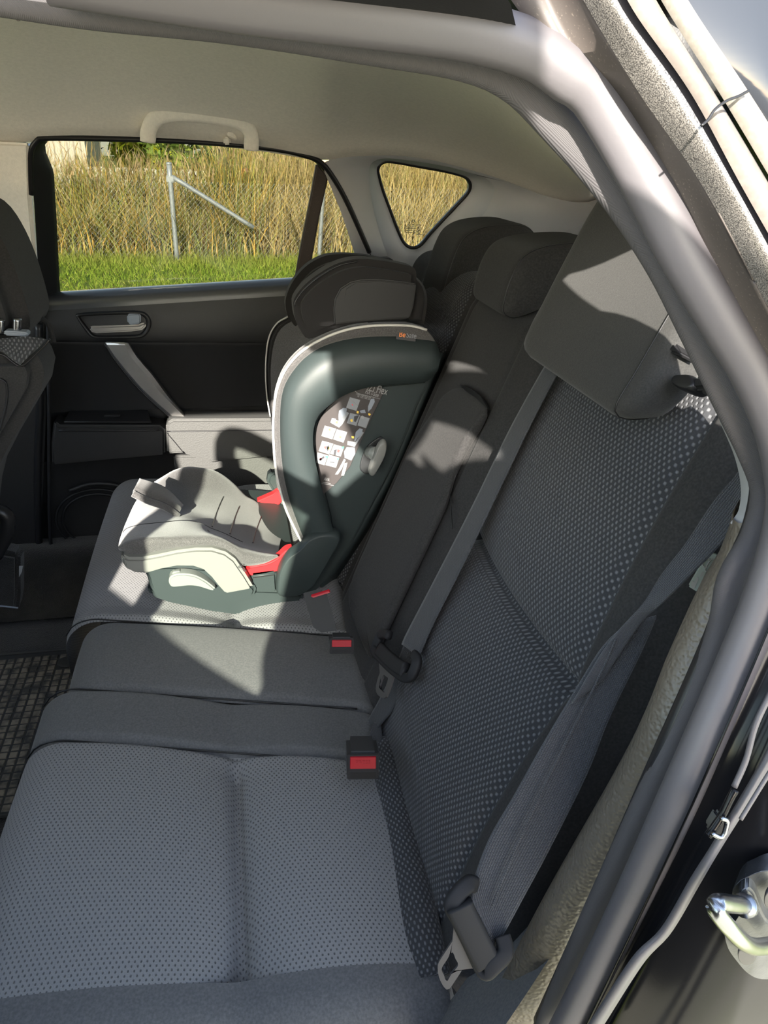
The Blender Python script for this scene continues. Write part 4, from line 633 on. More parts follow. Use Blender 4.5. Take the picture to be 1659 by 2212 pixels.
tg = [(-0.0411,-0.0728,0.7603),(-0.0456,-0.0745,0.7639),(-0.0525,-0.078,0.7631),(-0.0598,-0.0824,0.7582),(-0.0612,-0.0844,0.7537),(-0.0578,-0.0885,0.7474),(-0.0518,-0.0971,0.7358),(-0.0469,-0.1046,0.7257),(-0.0429,-0.111,0.7175),(-0.04,-0.1146,0.7162),(-0.0332,-0.1134,0.7214),(-0.025,-0.1102,0.7265),(-0.0234,-0.1054,0.7299),(-0.0239,-0.1002,0.7329)]
sweep('tongue_grip', tg, rrect(.0125,.010,.003), 'black_matte', nbt, up=(-.2,-.65,.7), n=110)
sweep('tongue_bar', [(-0.0567,-0.0863,0.7587),(-0.0541,-0.0901,0.7524),(-0.0493,-0.0963,0.7428),(-0.0446,-0.1024,0.7331),(-0.0403,-0.1079,0.7245),(-0.0381,-0.1104,0.7206)], rrect(.021,.011,.0035), 'black_matte', nbt, up=(-.2,-.65,.7), n=30)
plate('tongue_plate', [(-0.0603,-0.0885,0.7464),(-0.0592,-0.0931,0.738),(-0.0609,-0.0953,0.733),(-0.0657,-0.0977,0.7264),(-0.0735,-0.1013,0.7162),(-0.0749,-0.1036,0.7112),(-0.0742,-0.1069,0.7053),(-0.0714,-0.1106,0.6995),(-0.0683,-0.1125,0.6972),(-0.0654,-0.1118,0.6997),(-0.0594,-0.1091,0.7074),(-0.0529,-0.1063,0.7155),(-0.0491,-0.1071,0.7156),(-0.0449,-0.1095,0.7128),(-0.0476,-0.1045,0.7211),(-0.0532,-0.0961,0.7348)], [(-0.0632,-0.1001,0.723),(-0.0674,-0.1018,0.7179),(-0.0719,-0.1042,0.7114),(-0.0706,-0.1066,0.7075),(-0.0687,-0.1093,0.7031),(-0.0648,-0.1075,0.7082),(-0.0595,-0.1055,0.7143),(-0.0611,-0.1028,0.7187)], (0.00049,0.00217,-0.00114), nbt)
bt = prism('stop_button', [(-0.0642,-0.0808,0.7571),(-0.0631,-0.0792,0.7606),(-0.0618,-0.0796,0.7604),(-0.0612,-0.0817,0.7567),(-0.0624,-0.0848,0.7503),(-0.0636,-0.0833,0.7527)], (.002,.002,0), 'print_pale', nbt, bevel=.0008, n=24)
# buckles
def buckle(name, label, cen, ax, wd, size, lettering=True, mark=True):
    """ax: direction the slot end faces, wd: width direction"""
    t = root(name, label, 'buckle'); a = Vector(ax).normalized(); w = Vector(wd); w = (w-a*w.dot(a)).normalized(); u = a.cross(w); W_, T_, L_ = size; c = Vector(cen)
    if u.z < 0: u = -u
    box('body', (W_, T_, L_), 'buckle', t, c-a*L_/2, [w, u, a], bevel=.005, seg=4)
    box('rim', (W_*.97, T_*.95, .002), 'black_matte', t, c+a*.0005, [w, u, a], bevel=.0009, seg=2)
    box('press_button', (W_*.86, T_*.52, .004), 'red_deep', t, c+a*.001+u*T_*.15, [w, u, a], bevel=.0016, seg=3)
    box('slot', (W_*.84, T_*.24, .002), 'slot', t, c+a*.0008-u*T_*.31, [w, u, a], bevel=.0008, seg=2)
    if lettering:
        x = w if w.x > 0 else -w
        text('lettering', 'PRESS', c+a*.0031+u*T_*.12, x, u, T_*.19, 'red_deep', t, ext=.0004, align='CENTER', sx=1.15)
    return t
buckle('near_buckle', 'black buckle with red press button nearest the camera, by the ribbed cushion', (-0.0851,0.1601,0.65), (-.12,-.86,.42), (1,-.10,-.03), (.0365,.031,.06))
buckle('middle_buckle', 'black buckle with red press button sunk in the plain middle cushion', (-0.0774,0.3734,0.6541), (-.10,-.86,.46), (1,-.12,-.02), (.034,.023,.05))
st = root('standing_buckle', 'tall grey-black buckle standing upright beside the child seat base with a red top end', 'buckle')
A1, A2, A3, A4 = [(-0.1145,0.4419,0.6921),(-0.086,0.4398,0.7002),(-0.0782,0.3823,0.6706),(-0.1054,0.386,0.6662)]
prism('body', [A1, A2, A3, A4], (-.012,.014,.002), 'buckle', st, bevel=.004)
B1, B2, B3, B4 = [(-0.1129,0.4379,0.6962),(-0.0871,0.4364,0.7042),(-0.0853,0.4348,0.7019),(-0.1091,0.4363,0.6945)]
prism('press_button', [B1, B2, B3, B4], (.001,.003,.002), 'red_deep', st, bevel=.0006)
# ------------------------------------------------------------------ child seat
cs = root('child_seat', 'grey and black child car seat with red belt guides on the far rear seat', 'child seat')
z3 = 3.95
def yo(l, v): return off(l, (0, v, 0))
# base
prism('base_sled', [(-0.3608,0.61,0.6247),(-0.3567,0.61,0.6039),(-0.3278,0.61,0.5882),(-0.2543,0.61,0.5609),(-0.1867,0.61,0.5434),(-0.1369,0.61,0.5343),(-0.1205,0.61,0.5437),(-0.1096,0.61,0.5646),(-0.1076,0.61,0.5862),(-0.1353,0.61,0.596),(-0.1937,0.61,0.604),(-0.2696,0.61,0.6114)], (0,.40,0), 'child_shell', cs, bevel=.006)
prism('base_side', [(-0.3549,0.597,0.6677),(-0.3553,0.597,0.6481),(-0.3515,0.597,0.6256),(-0.3397,0.597,0.6086),(-0.3189,0.597,0.5962),(-0.29,0.597,0.5869),(-0.2621,0.597,0.5831),(-0.224,0.597,0.5848),(-0.1986,0.597,0.5932),(-0.1885,0.597,0.6027),(-0.1906,0.597,0.6191),(-0.2294,0.597,0.6499),(-0.3013,0.597,0.6674)], (0,.06,0), 'child_shell', cs, bevel=.008, n=70)
prism('base_link', [(-0.1962,0.607,0.6339),(-0.15,0.607,0.6366),(-0.1494,0.607,0.5946),(-0.1748,0.607,0.5952),(-0.1979,0.607,0.5994)], (0,.06,0), 'child_shell', cs, bevel=.006)
puff('hip_cover', [(-0.1142,0.605,0.6866),(-0.1337,0.605,0.6726),(-0.1478,0.605,0.649),(-0.1535,0.605,0.6221),(-0.1523,0.605,0.5986),(-0.1358,0.605,0.5911),(-0.112,0.605,0.5947),(-0.0919,0.605,0.6116),(-0.0758,0.605,0.6381),(-0.06,0.605,0.6688),(-0.0445,0.605,0.7032),(-0.0659,0.605,0.7136),(-0.0948,0.605,0.707)], (0,-.03,0), 'child_shell', cs, n=60, edge=.12)
prism('anchor_box', [(-0.1028,0.665,0.5478),(-0.0818,0.665,0.5627),(-0.027,0.665,0.5605),(-0.0137,0.665,0.5237),(-0.0265,0.665,0.5127),(-0.0974,0.665,0.52)], (0,.30,0), 'child_dark', cs, bevel=.005)
prism('anchor_rail', [(-0.1175,0.645,0.5339),(-0.0272,0.645,0.5265),(-0.0251,0.645,0.4924),(-0.1183,0.645,0.4955)], (0,.02,0), 'black_matte', cs, bevel=.002)
for q in [(-0.0416,0.644,0.5124),(-0.0331,0.644,0.5105)]: box('screw', (.006,.003,.006), 'chrome', cs, q, bevel=.0013)
# white side panel and lever
wp = prism('side_panel', [(-0.3889,0.59,0.7004),(-0.3884,0.59,0.6856),(-0.3834,0.59,0.6724),(-0.3722,0.59,0.6639),(-0.355,0.59,0.6612),(-0.3331,0.59,0.6668),(-0.3079,0.59,0.6704),(-0.283,0.59,0.6678),(-0.2673,0.59,0.6599),(-0.2557,0.59,0.6444),(-0.2459,0.59,0.6267),(-0.2383,0.59,0.6146),(-0.2338,0.59,0.6114),(-0.1929,0.59,0.6166),(-0.1917,0.59,0.6215),(-0.2019,0.59,0.6451),(-0.2169,0.59,0.6752),(-0.2307,0.59,0.6893),(-0.2517,0.59,0.6986),(-0.2767,0.59,0.7006),(-0.3052,0.59,0.6987),(-0.3339,0.59,0.6937),(-0.3587,0.59,0.6905),(-0.3775,0.59,0.6921)], (0,.025,0), 'white', cs, bevel=.006, seg=4)
prism('side_panel_front', [*[(-0.3886,0.59,0.6999),(-0.3884,0.59,0.6856),(-0.3833,0.59,0.6735),(-0.3828,0.59,0.6914)]], (0,.03,0), 'white', cs, bevel=.004)
prism('lever', [(-0.3209,0.579,0.6541),(-0.3171,0.579,0.6603),(-0.308,0.579,0.6634),(-0.2938,0.579,0.6625),(-0.2799,0.579,0.658),(-0.2662,0.579,0.6479),(-0.2561,0.579,0.637),(-0.2511,0.579,0.6298),(-0.255,0.579,0.6271),(-0.2621,0.579,0.6298),(-0.2779,0.579,0.6373),(-0.2922,0.579,0.64),(-0.3066,0.579,0.6396),(-0.3173,0.579,0.6402),(-0.321,0.579,0.6465)], (0,.02,0), 'white_lever', cs, bevel=.004, n=60)
box('lever_pivot', (.014,.01,.008), 'white_lever', cs, tuple(np.asarray((-0.3087,0.589,0.6609))), bevel=.002)
pw = [np.asarray(p) for p in [(-0.2123,0.5895,0.6586),(-0.1981,0.5895,0.645),(-0.2056,0.5895,0.6635)]]
text('lettering', 'iZi Flex', tuple(pw[0]+np.array([-.002,0,.004])), (pw[1]-pw[0]), (pw[2]-pw[0]), .0085, 'print_dark', cs, sx=.62)
# red guides
prism('belt_guide', [(-0.202,0.613,0.6467),(-0.1915,0.613,0.6469),(-0.1665,0.613,0.6504),(-0.1489,0.613,0.659),(-0.137,0.613,0.6704),(-0.1292,0.613,0.6738),(-0.1215,0.613,0.6719),(-0.1296,0.613,0.6563),(-0.1438,0.613,0.6358),(-0.1477,0.613,0.6338),(-0.1731,0.613,0.6292),(-0.1944,0.613,0.6277)], (0,.022,0), 'red', cs, bevel=.005, n=60)
prism('belt_guide', [(-0.1715,0.945,0.6025),(-0.1592,0.945,0.6072),(-0.137,0.945,0.6167),(-0.1245,0.945,0.6255),(-0.1197,0.945,0.6239),(-0.1154,0.945,0.6044),(-0.1282,0.945,0.5859),(-0.1371,0.945,0.5776),(-0.1526,0.945,0.5903)], (0,.02,0), 'red', cs, bevel=.004)
prism('far_hip', [(-0.1472,0.965,0.6352),(-0.1442,0.965,0.6512),(-0.1329,0.965,0.6613),(-0.1246,0.965,0.6555),(-0.1159,0.965,0.6169),(-0.1211,0.965,0.609),(-0.1361,0.965,0.6043),(-0.1381,0.965,0.6182)], (0,.03,0), 'child_shell', cs, bevel=.006)
# seat pad
def LR(l): return [tuple(p) for p in l]
r0_ = [(-0.3937,0.607,0.7003),(-0.3881,0.607,0.6925),(-0.3718,0.607,0.6821),(-0.3541,0.607,0.6819),(-0.3324,0.607,0.6857),(-0.2996,0.607,0.6912),(-0.2707,0.607,0.6914),(-0.2454,0.607,0.6876),(-0.2276,0.607,0.6781),(-0.2118,0.607,0.6601),(-0.201,0.607,0.6525),(-0.1724,0.607,0.6545),(-0.1471,0.607,0.6658)]
r1_ = [(-0.3923,0.6,0.707),(-0.3832,0.6,0.7108),(-0.3676,0.6,0.7117),(-0.3464,0.6,0.7146),(-0.3254,0.6,0.7146),(-0.2975,0.6,0.7108),(-0.2656,0.6,0.7083),(-0.2441,0.6,0.7057),(-0.2246,0.6,0.6971),(-0.2107,0.6,0.684),(-0.1984,0.6,0.6698),(-0.1723,0.6,0.6654),(-0.1493,0.6,0.6724)]
r2_ = [(-0.395,0.62,0.6993),(-0.3839,0.62,0.709),(-0.3658,0.62,0.714),(-0.3463,0.62,0.7148),(-0.3268,0.62,0.7138),(-0.2982,0.62,0.7133),(-0.273,0.62,0.7114),(-0.2531,0.62,0.709),(-0.2334,0.62,0.7006),(-0.2156,0.62,0.6883),(-0.1993,0.62,0.6771),(-0.1731,0.62,0.6671),(-0.1482,0.62,0.6628)]
r3_ = [(-0.4038,0.69,0.6749),(-0.392,0.69,0.6918),(-0.3706,0.69,0.6991),(-0.3481,0.69,0.6997),(-0.3255,0.69,0.6992),(-0.299,0.69,0.6985),(-0.2726,0.69,0.6921),(-0.2559,0.69,0.6818),(-0.2351,0.69,0.6711),(-0.2141,0.69,0.6579),(-0.1967,0.69,0.6472),(-0.1708,0.69,0.638),(-0.1424,0.69,0.6309)]
r4_ = [(-0.4094,0.8,0.6485),(-0.3967,0.8,0.6692),(-0.3737,0.8,0.6748),(-0.3512,0.8,0.6757),(-0.3266,0.8,0.6741),(-0.3023,0.8,0.6677),(-0.2758,0.8,0.6586),(-0.2551,0.8,0.6523),(-0.2322,0.8,0.6433),(-0.2071,0.8,0.6291),(-0.1859,0.8,0.6174),(-0.1577,0.8,0.6051),(-0.1313,0.8,0.5928)]
r5_ = [(-0.4048,0.885,0.6393),(-0.3941,0.885,0.6563),(-0.3734,0.885,0.6675),(-0.3491,0.885,0.6723),(-0.3229,0.885,0.672),(-0.2969,0.885,0.668),(-0.2709,0.885,0.6614),(-0.2491,0.885,0.6524),(-0.2273,0.885,0.6407),(-0.201,0.885,0.6208),(-0.1763,0.885,0.6059),(-0.1465,0.885,0.5878),(-0.121,0.885,0.5669)]
r6_ = [(-0.3873,0.945,0.6478),(-0.3703,0.945,0.6597),(-0.351,0.945,0.6715),(-0.3295,0.945,0.6832),(-0.3064,0.945,0.6884),(-0.2838,0.945,0.6859),(-0.2568,0.945,0.6793),(-0.2345,0.945,0.6651),(-0.2124,0.945,0.6428),(-0.1924,0.945,0.6174),(-0.1715,0.945,0.6025),(-0.1386,0.945,0.5699),(-0.117,0.945,0.5457)]
r7_ = [(-0.3871,0.97,0.6281),(-0.3719,0.97,0.6405),(-0.3525,0.97,0.6499),(-0.3285,0.97,0.6591),(-0.3073,0.97,0.6632),(-0.2865,0.97,0.6608),(-0.259,0.97,0.6526),(-0.2362,0.97,0.638),(-0.2135,0.97,0.6177),(-0.1929,0.97,0.5944),(-0.1715,0.97,0.579),(-0.1378,0.97,0.5484),(-0.1158,0.97,0.5237)]
padm = loft('seat_pad', [r0_, r1_, r2_, r3_, r4_, r5_, r6_, r7_], 'child_fabric', cs, nu=60, nv=80)
def seam(l, r=.0014, m='black'): return tube('stitch_seam', l, r, m, cs, n=40, k=6)
PV = np.array([v.co[:] for v in padm.data.vertices]).reshape(60, 80, 3)
for v_ in (45, 54, 66): sweep('stitch_seam', PV[19:46, v_]+np.array([0,-.0004,.0002]), circ(.0011, 6), 'black', cs, up=(0,-.5,.8), raw=True)
sweep('stitch_seam', PV[17, 3:62]+np.array([0,-.0006,.0002]), circ(.0010, 6), 'black', cs, up=(0,-.5,.8), raw=True)
prism('pad_fold', [(-0.2595,0.645,0.703),(-0.2543,0.645,0.6972),(-0.2343,0.645,0.6868),(-0.2123,0.645,0.6716),(-0.2029,0.645,0.6664),(-0.2089,0.645,0.6634),(-0.2309,0.645,0.6798),(-0.2527,0.645,0.6937)], (0,.004,0), 'child_dark', cs, bevel=.001)
# crotch strap flap
fl = loft('strap_flap', [[(-0.3834,0.74,0.729),(-0.3619,0.74,0.7154),(-0.3403,0.74,0.7004),(-0.3146,0.74,0.6814)], [(-0.3796,0.75,0.7374),(-0.3597,0.75,0.7257),(-0.334,0.75,0.711),(-0.3082,0.75,0.6909)], [(-0.376,0.79,0.7344),(-0.3551,0.79,0.7264),(-0.3307,0.79,0.7099),(-0.308,0.79,0.6779)]], 'child_fabric', cs, nv=20, nu=12, thick=.008)
tube('flap_fold', [(-0.3811,0.735,0.7342),(-0.3609,0.735,0.7205),(-0.339,0.735,0.7096),(-0.3244,0.735,0.6996),(-0.3109,0.735,0.6861)], .006, 'child_fabric', cs, n=30)
# back shell, near wing
O_ = [(-0.0927,0.617,0.6648),(-0.1053,0.617,0.6942),(-0.1161,0.617,0.7278),(-0.1271,0.617,0.7679),(-0.1346,0.617,0.8127),(-0.1375,0.617,0.8596),(-0.1368,0.617,0.9044),(-0.1339,0.617,0.9334),(-0.1271,0.617,0.9559),(-0.1137,0.617,0.9765),(-0.0971,0.617,0.9941),(-0.074,0.617,1.0087),(-0.0448,0.617,1.0178),(-0.0085,0.617,1.0227),(0.0403,0.617,1.0228),(0.0724,0.617,1.0183),(0.0984,0.617,1.0145),(0.1063,0.617,0.9954)]
R_ = [(-0.0735,0.595,0.7125),(-0.0943,0.595,0.7394),(-0.1063,0.595,0.7732),(-0.1164,0.595,0.8137),(-0.124,0.595,0.8526),(-0.1265,0.595,0.89),(-0.1251,0.595,0.919),(-0.1192,0.595,0.9387),(-0.1081,0.595,0.9552),(-0.0917,0.595,0.97),(-0.0694,0.595,0.9846),(-0.0424,0.595,0.9942),(-0.0051,0.595,1.001),(0.0364,0.595,1.0017),(0.0694,0.595,0.9997),(0.0892,0.595,0.9994),(0.0987,0.595,0.9964),(0.1005,0.595,0.9908)]
I_ = [(-0.0562,0.6,0.7085),(-0.0638,0.6,0.7347),(-0.0713,0.6,0.7685),(-0.0799,0.6,0.8054),(-0.0869,0.6,0.8411),(-0.0894,0.6,0.8717),(-0.0871,0.6,0.894),(-0.0807,0.6,0.9099),(-0.0695,0.6,0.9211),(-0.0515,0.6,0.935),(-0.0362,0.6,0.9431),(-0.0195,0.6,0.9484),(-0.0014,0.6,0.9522),(0.0183,0.6,0.9545),(0.0396,0.6,0.9561),(0.0682,0.6,0.9568),(0.0861,0.6,0.9599),(0.1002,0.6,0.9753)]
wing = loft('side_wing', [yo(O_, .03), O_, R_, [lerp(a, b, .5) for a, b in zip(R_, I_)], I_, yo(I_, .035)], 'child_shell', cs, nv=80, smooth_u=False, sharp=None)
sb_ = prism('shell_side', [(-0.0888,0.633,0.851),(-0.0856,0.633,0.8856),(-0.0646,0.633,0.9112),(-0.018,0.633,0.938),(0.0268,0.633,0.9456),(0.0879,0.633,0.95),(0.1095,0.633,0.973),(0.0793,0.633,0.9065),(0.0664,0.633,0.8641),(0.0424,0.633,0.8003),(0.0132,0.633,0.7384),(-0.0249,0.633,0.6564),(-0.065,0.633,0.5943),(-0.0936,0.633,0.5633),(-0.1178,0.633,0.5705),(-0.1417,0.633,0.5777),(-0.1467,0.633,0.6206),(-0.1304,0.633,0.6468),(-0.0942,0.633,0.6529),(-0.0562,0.633,0.6816),(-0.0594,0.633,0.7172),(-0.076,0.633,0.7944)], (0,.04,0), 'child_shell', cs, bevel=.004)
bk_ = loft('back_shell', [[(0.1144,0.645,0.9916),(0.0825,0.645,0.9023),(0.0452,0.645,0.7949),(-0.0113,0.645,0.6806),(-0.0758,0.645,0.578)], [(0.1471,0.74,0.9624),(0.12,0.74,0.8772),(0.0881,0.74,0.7647),(0.032,0.74,0.6355),(-0.0376,0.74,0.5163)], [(0.1777,0.925,0.9362),(0.1552,0.925,0.8436),(0.1136,0.925,0.7054),(0.058,0.925,0.5794),(-0.0117,0.925,0.4699)]], 'child_shell', cs, nv=30, thick=.01)
# rear facing fabric between the wings
fr1 = [(0.0616,0.645,1.0103),(-0.0031,0.645,1.0111),(-0.0629,0.645,1.0001),(-0.1156,0.645,0.9672),(-0.1368,0.645,0.9095),(-0.1416,0.645,0.8486),(-0.1395,0.645,0.776),(-0.1217,0.645,0.7065),(-0.0953,0.645,0.646)]
fr4 = [(0.0447,0.955,0.9753),(-0.0269,0.955,0.9845),(-0.0797,0.955,0.9762),(-0.1153,0.955,0.9505),(-0.1306,0.955,0.8882),(-0.1317,0.955,0.7847),(-0.1314,0.955,0.6841),(-0.1259,0.955,0.6203),(-0.1179,0.955,0.5649)]
md = [tuple((np.asarray(a)+np.asarray(b))/2+np.array([.09*min(1, i_/2.5),0,-.02*max(0, 1-i_)])) for i_, (a, b) in enumerate(zip(fr1, fr4))]
loft('back_pad', [fr1, [tuple(np.asarray(lerp(a, m_, .5))+np.array([.02,0,0])) for a, m_ in zip(fr1, md)], md, [tuple(np.asarray(lerp(b, m_, .5))+np.array([.02,0,0])) for b, m_ in zip(fr4, md)], fr4], 'child_fabric', cs, nu=24, nv=50)
# fabric rim and piping of the near wing
pz = Zm_ = None
PP = [(-0.1022,0.613,0.6733),(-0.1169,0.613,0.7077),(-0.1323,0.613,0.7495),(-0.1421,0.613,0.791),(-0.1472,0.613,0.8309),(-0.1482,0.613,0.8841),(-0.1455,0.613,0.9207),(-0.1405,0.613,0.9476),(-0.1282,0.613,0.9766),(-0.1068,0.613,1.0015),(-0.0778,0.613,1.0199),(-0.0408,0.613,1.0341),(0.0013,0.613,1.0404),(0.0546,0.613,1.0399),(0.0818,0.613,1.0335)]
OO = cr(O_[:-1], 60); PQ = cr(PP, 60)
gridmesh('rim_fabric', np.stack([PQ+np.array([0,.02,0]), PQ, PQ*.5+OO*.5+np.array([0,-.006,0]), OO], 0), 'child_fabric', cs)
tube('piping', PQ+np.array([0,-.002,0]), .0021, 'piping', cs, n=90, k=6)
rf = prism('rim_top', [(0.0027,0.62,1.0388),(0.0564,0.62,1.039),(0.0837,0.62,1.0319),(0.1022,0.62,1.0137),(0.0732,0.62,1.0169),(-0.001,0.62,1.0219)], (0,.03,0), 'child_head', cs, bevel=.004)
lb = [(0.0357,0.612,1.0369),(0.0646,0.612,1.0326),(0.0663,0.612,1.0161),(0.0365,0.612,1.02)]
prism('brand_tag', lb, (0,.003,0), 'print_dark', cs, bevel=.0006)
o1, o2, o3 = [np.asarray(p) for p in [(0.0393,0.61,1.0245),(0.0634,0.61,1.0215),(0.0395,0.61,1.036)]]
text('lettering', 'Be', o1, o2-o1, o3-o1, .0115, 'print_orange', cs, sx=.86)
text('lettering', 'Safe', o1+(o2-o1)/np.linalg.norm(o2-o1)*.0112, o2-o1, o3-o1, .0115, 'print_pale', cs, sx=.86)
# far wing
prism('far_wing', [(-0.0602,0.975,0.9718),(-0.0937,0.975,0.9773),(-0.1162,0.975,0.9617),(-0.1322,0.975,0.9326),(-0.1395,0.975,0.8828),(-0.1399,0.975,0.8265),(-0.1344,0.975,0.7777),(-0.129,0.975,0.7171),(-0.1231,0.975,0.6646),(-0.0845,0.975,0.6519),(-0.025,0.975,0.7738),(-0.0062,0.975,0.9081)], (0,.02,0), 'child_head', cs, bevel=.006)
tube('piping', [(-0.0939,0.973,0.9777),(-0.1162,0.973,0.9639),(-0.1322,0.973,0.9349),(-0.1396,0.973,0.8834),(-0.14,0.973,0.8271),(-0.1345,0.973,0.7784)], .0016, 'piping', cs, n=40, k=6)
# head rest of the child seat
hw = Zm_
prism('head_wing', [(-0.1114,0.627,1.0635),(-0.1097,0.627,1.0744),(-0.0978,0.627,1.0901),(-0.0775,0.627,1.1066),(-0.0493,0.627,1.122),(-0.019,0.627,1.129),(0.0117,0.627,1.1273),(0.043,0.627,1.1227),(0.0622,0.627,1.118),(0.0678,0.627,1.1111),(0.068,0.627,1.0972),(0.0641,0.627,1.0648),(0.0597,0.627,1.0463),(0.0383,0.627,1.0423),(-0.0172,0.627,1.0386),(-0.0551,0.627,1.0286),(-0.0885,0.627,1.0165),(-0.1008,0.627,1.027),(-0.1091,0.627,1.0455)], (0,.05,0), 'child_head', cs, bevel=.014, seg=4, n=90)
prism('head_side_panel', [(-0.0536,0.623,1.0398),(-0.0553,0.623,1.0601),(-0.0537,0.623,1.076),(-0.0456,0.623,1.0908),(-0.0314,0.623,1.0996),(-0.0151,0.623,1.1032),(0.0117,0.623,1.1037),(0.0432,0.623,1.1008),(0.0657,0.623,1.0975),(0.0631,0.623,1.0656),(0.0587,0.623,1.0482),(0.0243,0.623,1.0463),(-0.018,0.623,1.0436)], (0,.012,0), 'child_smooth', cs, bevel=.002)
prism('head_side_band', [(-0.0235,0.6215,1.1018),(0.0114,0.6215,1.1035),(0.0428,0.6215,1.1009),(0.0649,0.6215,1.0973),(0.0632,0.6215,1.0761),(0.0332,0.6215,1.0806),(0.0017,0.6215,1.0812),(-0.0313,0.6215,1.0763),(-0.0416,0.6215,1.0783),(-0.0397,0.6215,1.092)], (0,.01,0), 'child_smooth', cs, bevel=.003)
prism('head_wing', [(-0.0991,0.925,0.994),(-0.0998,0.925,1.017),(-0.0875,0.925,1.0458),(-0.0627,0.925,1.0742),(-0.0318,0.925,1.0915),(-0.0035,0.925,1.0962),(0.0381,0.925,1.0951),(0.0751,0.925,1.0895),(0.102,0.925,1.0828),(0.105,0.925,1.0165),(0.0079,0.925,0.9908),(-0.0722,0.925,0.9651),(-0.0942,0.925,0.9836)], (0,.05,0), 'child_head', cs, bevel=.014, seg=4, n=80)
loft('head_back', [[(0.0277,0.64,1.1093),(0.0691,0.64,1.0866),(0.0702,0.64,1.0427)], [(0.0946,0.8,1.0775),(0.1161,0.8,1.0532),(0.1152,0.8,1.0001)], [(0.0614,0.96,1.0601),(0.0977,0.96,1.0434),(0.1094,0.96,0.9826)]], 'child_head', cs, nv=20, thick=.02)
tube('stitch_seam', [(-0.1103,0.6265,1.0656),(-0.1086,0.6265,1.0735),(-0.0966,0.6265,1.0888),(-0.0764,0.6265,1.1051),(-0.0488,0.6265,1.1206),(-0.0211,0.6265,1.1271)], .0012, 'black', cs, n=40, k=5)
# dial
puff('dial_recess', [(0.0254,0.631,0.8593),(0.0119,0.631,0.8551),(0.0004,0.631,0.8441),(-0.0074,0.631,0.8271),(-0.0107,0.631,0.8097),(-0.0078,0.631,0.8016),(0.0016,0.631,0.7961),(0.0199,0.631,0.8041),(0.0328,0.631,0.833)], (0,-.004,0), 'child_dark', cs, n=50, edge=.1)
tube('dial_stem', [(0.0068,0.63,0.8346),(0.0081,0.6,0.844)], .011, 'white_lever', cs, n=10, k=16)
puff('dial_wheel', [(0.0199,0.597,0.8699),(0.024,0.597,0.866),(0.0248,0.597,0.8566),(0.0226,0.597,0.8445),(0.0168,0.597,0.8306),(0.0101,0.597,0.8176),(0.0049,0.597,0.8091),(0.0005,0.597,0.8089),(-0.0029,0.597,0.8163),(-0.0009,0.597,0.8277),(0.0032,0.597,0.8389),(0.0081,0.597,0.8537),(0.013,0.597,0.8646)], (0,-.016,0), 'white', cs, n=50, edge=.25)
# instruction sticker with its pictograms
SQ = lambda l: l
stk = prism('instruction_sticker', [(-0.0811,0.629,0.8784),(-0.0749,0.629,0.8947),(-0.0636,0.629,0.9105),(-0.049,0.629,0.9262),(-0.0233,0.629,0.9405),(0.0176,0.629,0.9438),(0.0257,0.629,0.9382),(0.0192,0.629,0.9223),(0.0059,0.629,0.8926),(-0.0059,0.629,0.8642),(-0.0179,0.629,0.8343),(-0.0266,0.629,0.8114),(-0.0482,0.629,0.7839),(-0.0701,0.629,0.7641),(-0.0772,0.629,0.8003),(-0.081,0.629,0.8296),(-0.083,0.629,0.8581)], (0,.004,0), 'sticker', cs, bevel=.0006)
ys = .6835
def pic(l, m, dep=.0006, bv=0): return prism('pictogram', l, (0, dep, 0), m, cs, bevel=bv)
for l in ([(-0.0288,0.6282,0.928),(-0.0126,0.6282,0.9231),(-0.0184,0.6282,0.9057),(-0.0344,0.6282,0.9112)], [(-0.028,0.6282,0.9024),(-0.0126,0.6282,0.8982),(-0.018,0.6282,0.8809),(-0.0331,0.6282,0.8861)], [(-0.0112,0.6282,0.8972),(0.0031,0.6282,0.893),(-0.0023,0.6282,0.8765),(-0.0162,0.6282,0.8817)], [(-0.0489,0.6282,0.8765),(-0.0322,0.6282,0.8712),(-0.0381,0.6282,0.8536),(-0.0545,0.6282,0.86)], [(-0.059,0.6282,0.888),(-0.0453,0.6282,0.8792),(-0.0401,0.6282,0.8845),(-0.0298,0.6282,0.9024),(-0.0333,0.6282,0.9044),(-0.0454,0.6282,0.8902),(-0.0568,0.6282,0.8943)], [(-0.0314,0.6282,0.8562),(-0.0318,0.6282,0.8496),(-0.02,0.6282,0.8457),(-0.0057,0.6282,0.8692),(-0.0089,0.6282,0.8712),(-0.0184,0.6282,0.8537)]):
    pic(l, 'print_pale')
for l in ([(-0.0677,0.6282,0.8833),(-0.0499,0.6282,0.8775),(-0.0558,0.6282,0.8601),(-0.073,0.6282,0.8664)], [(-0.0717,0.6282,0.8584),(-0.0542,0.6282,0.8525),(-0.0607,0.6282,0.8347),(-0.0775,0.6282,0.8412)], [(-0.0532,0.6282,0.8515),(-0.0371,0.6282,0.846),(-0.0423,0.6282,0.83),(-0.0593,0.6282,0.8356)], [(-0.0793,0.6282,0.8389),(-0.0629,0.6282,0.8329),(-0.0683,0.6282,0.8163),(-0.0812,0.6282,0.8213)], [(-0.0611,0.6282,0.8343),(-0.0445,0.6282,0.8282),(-0.0498,0.6282,0.811),(-0.0669,0.6282,0.8167)]):
    pic(l, 'print_white')
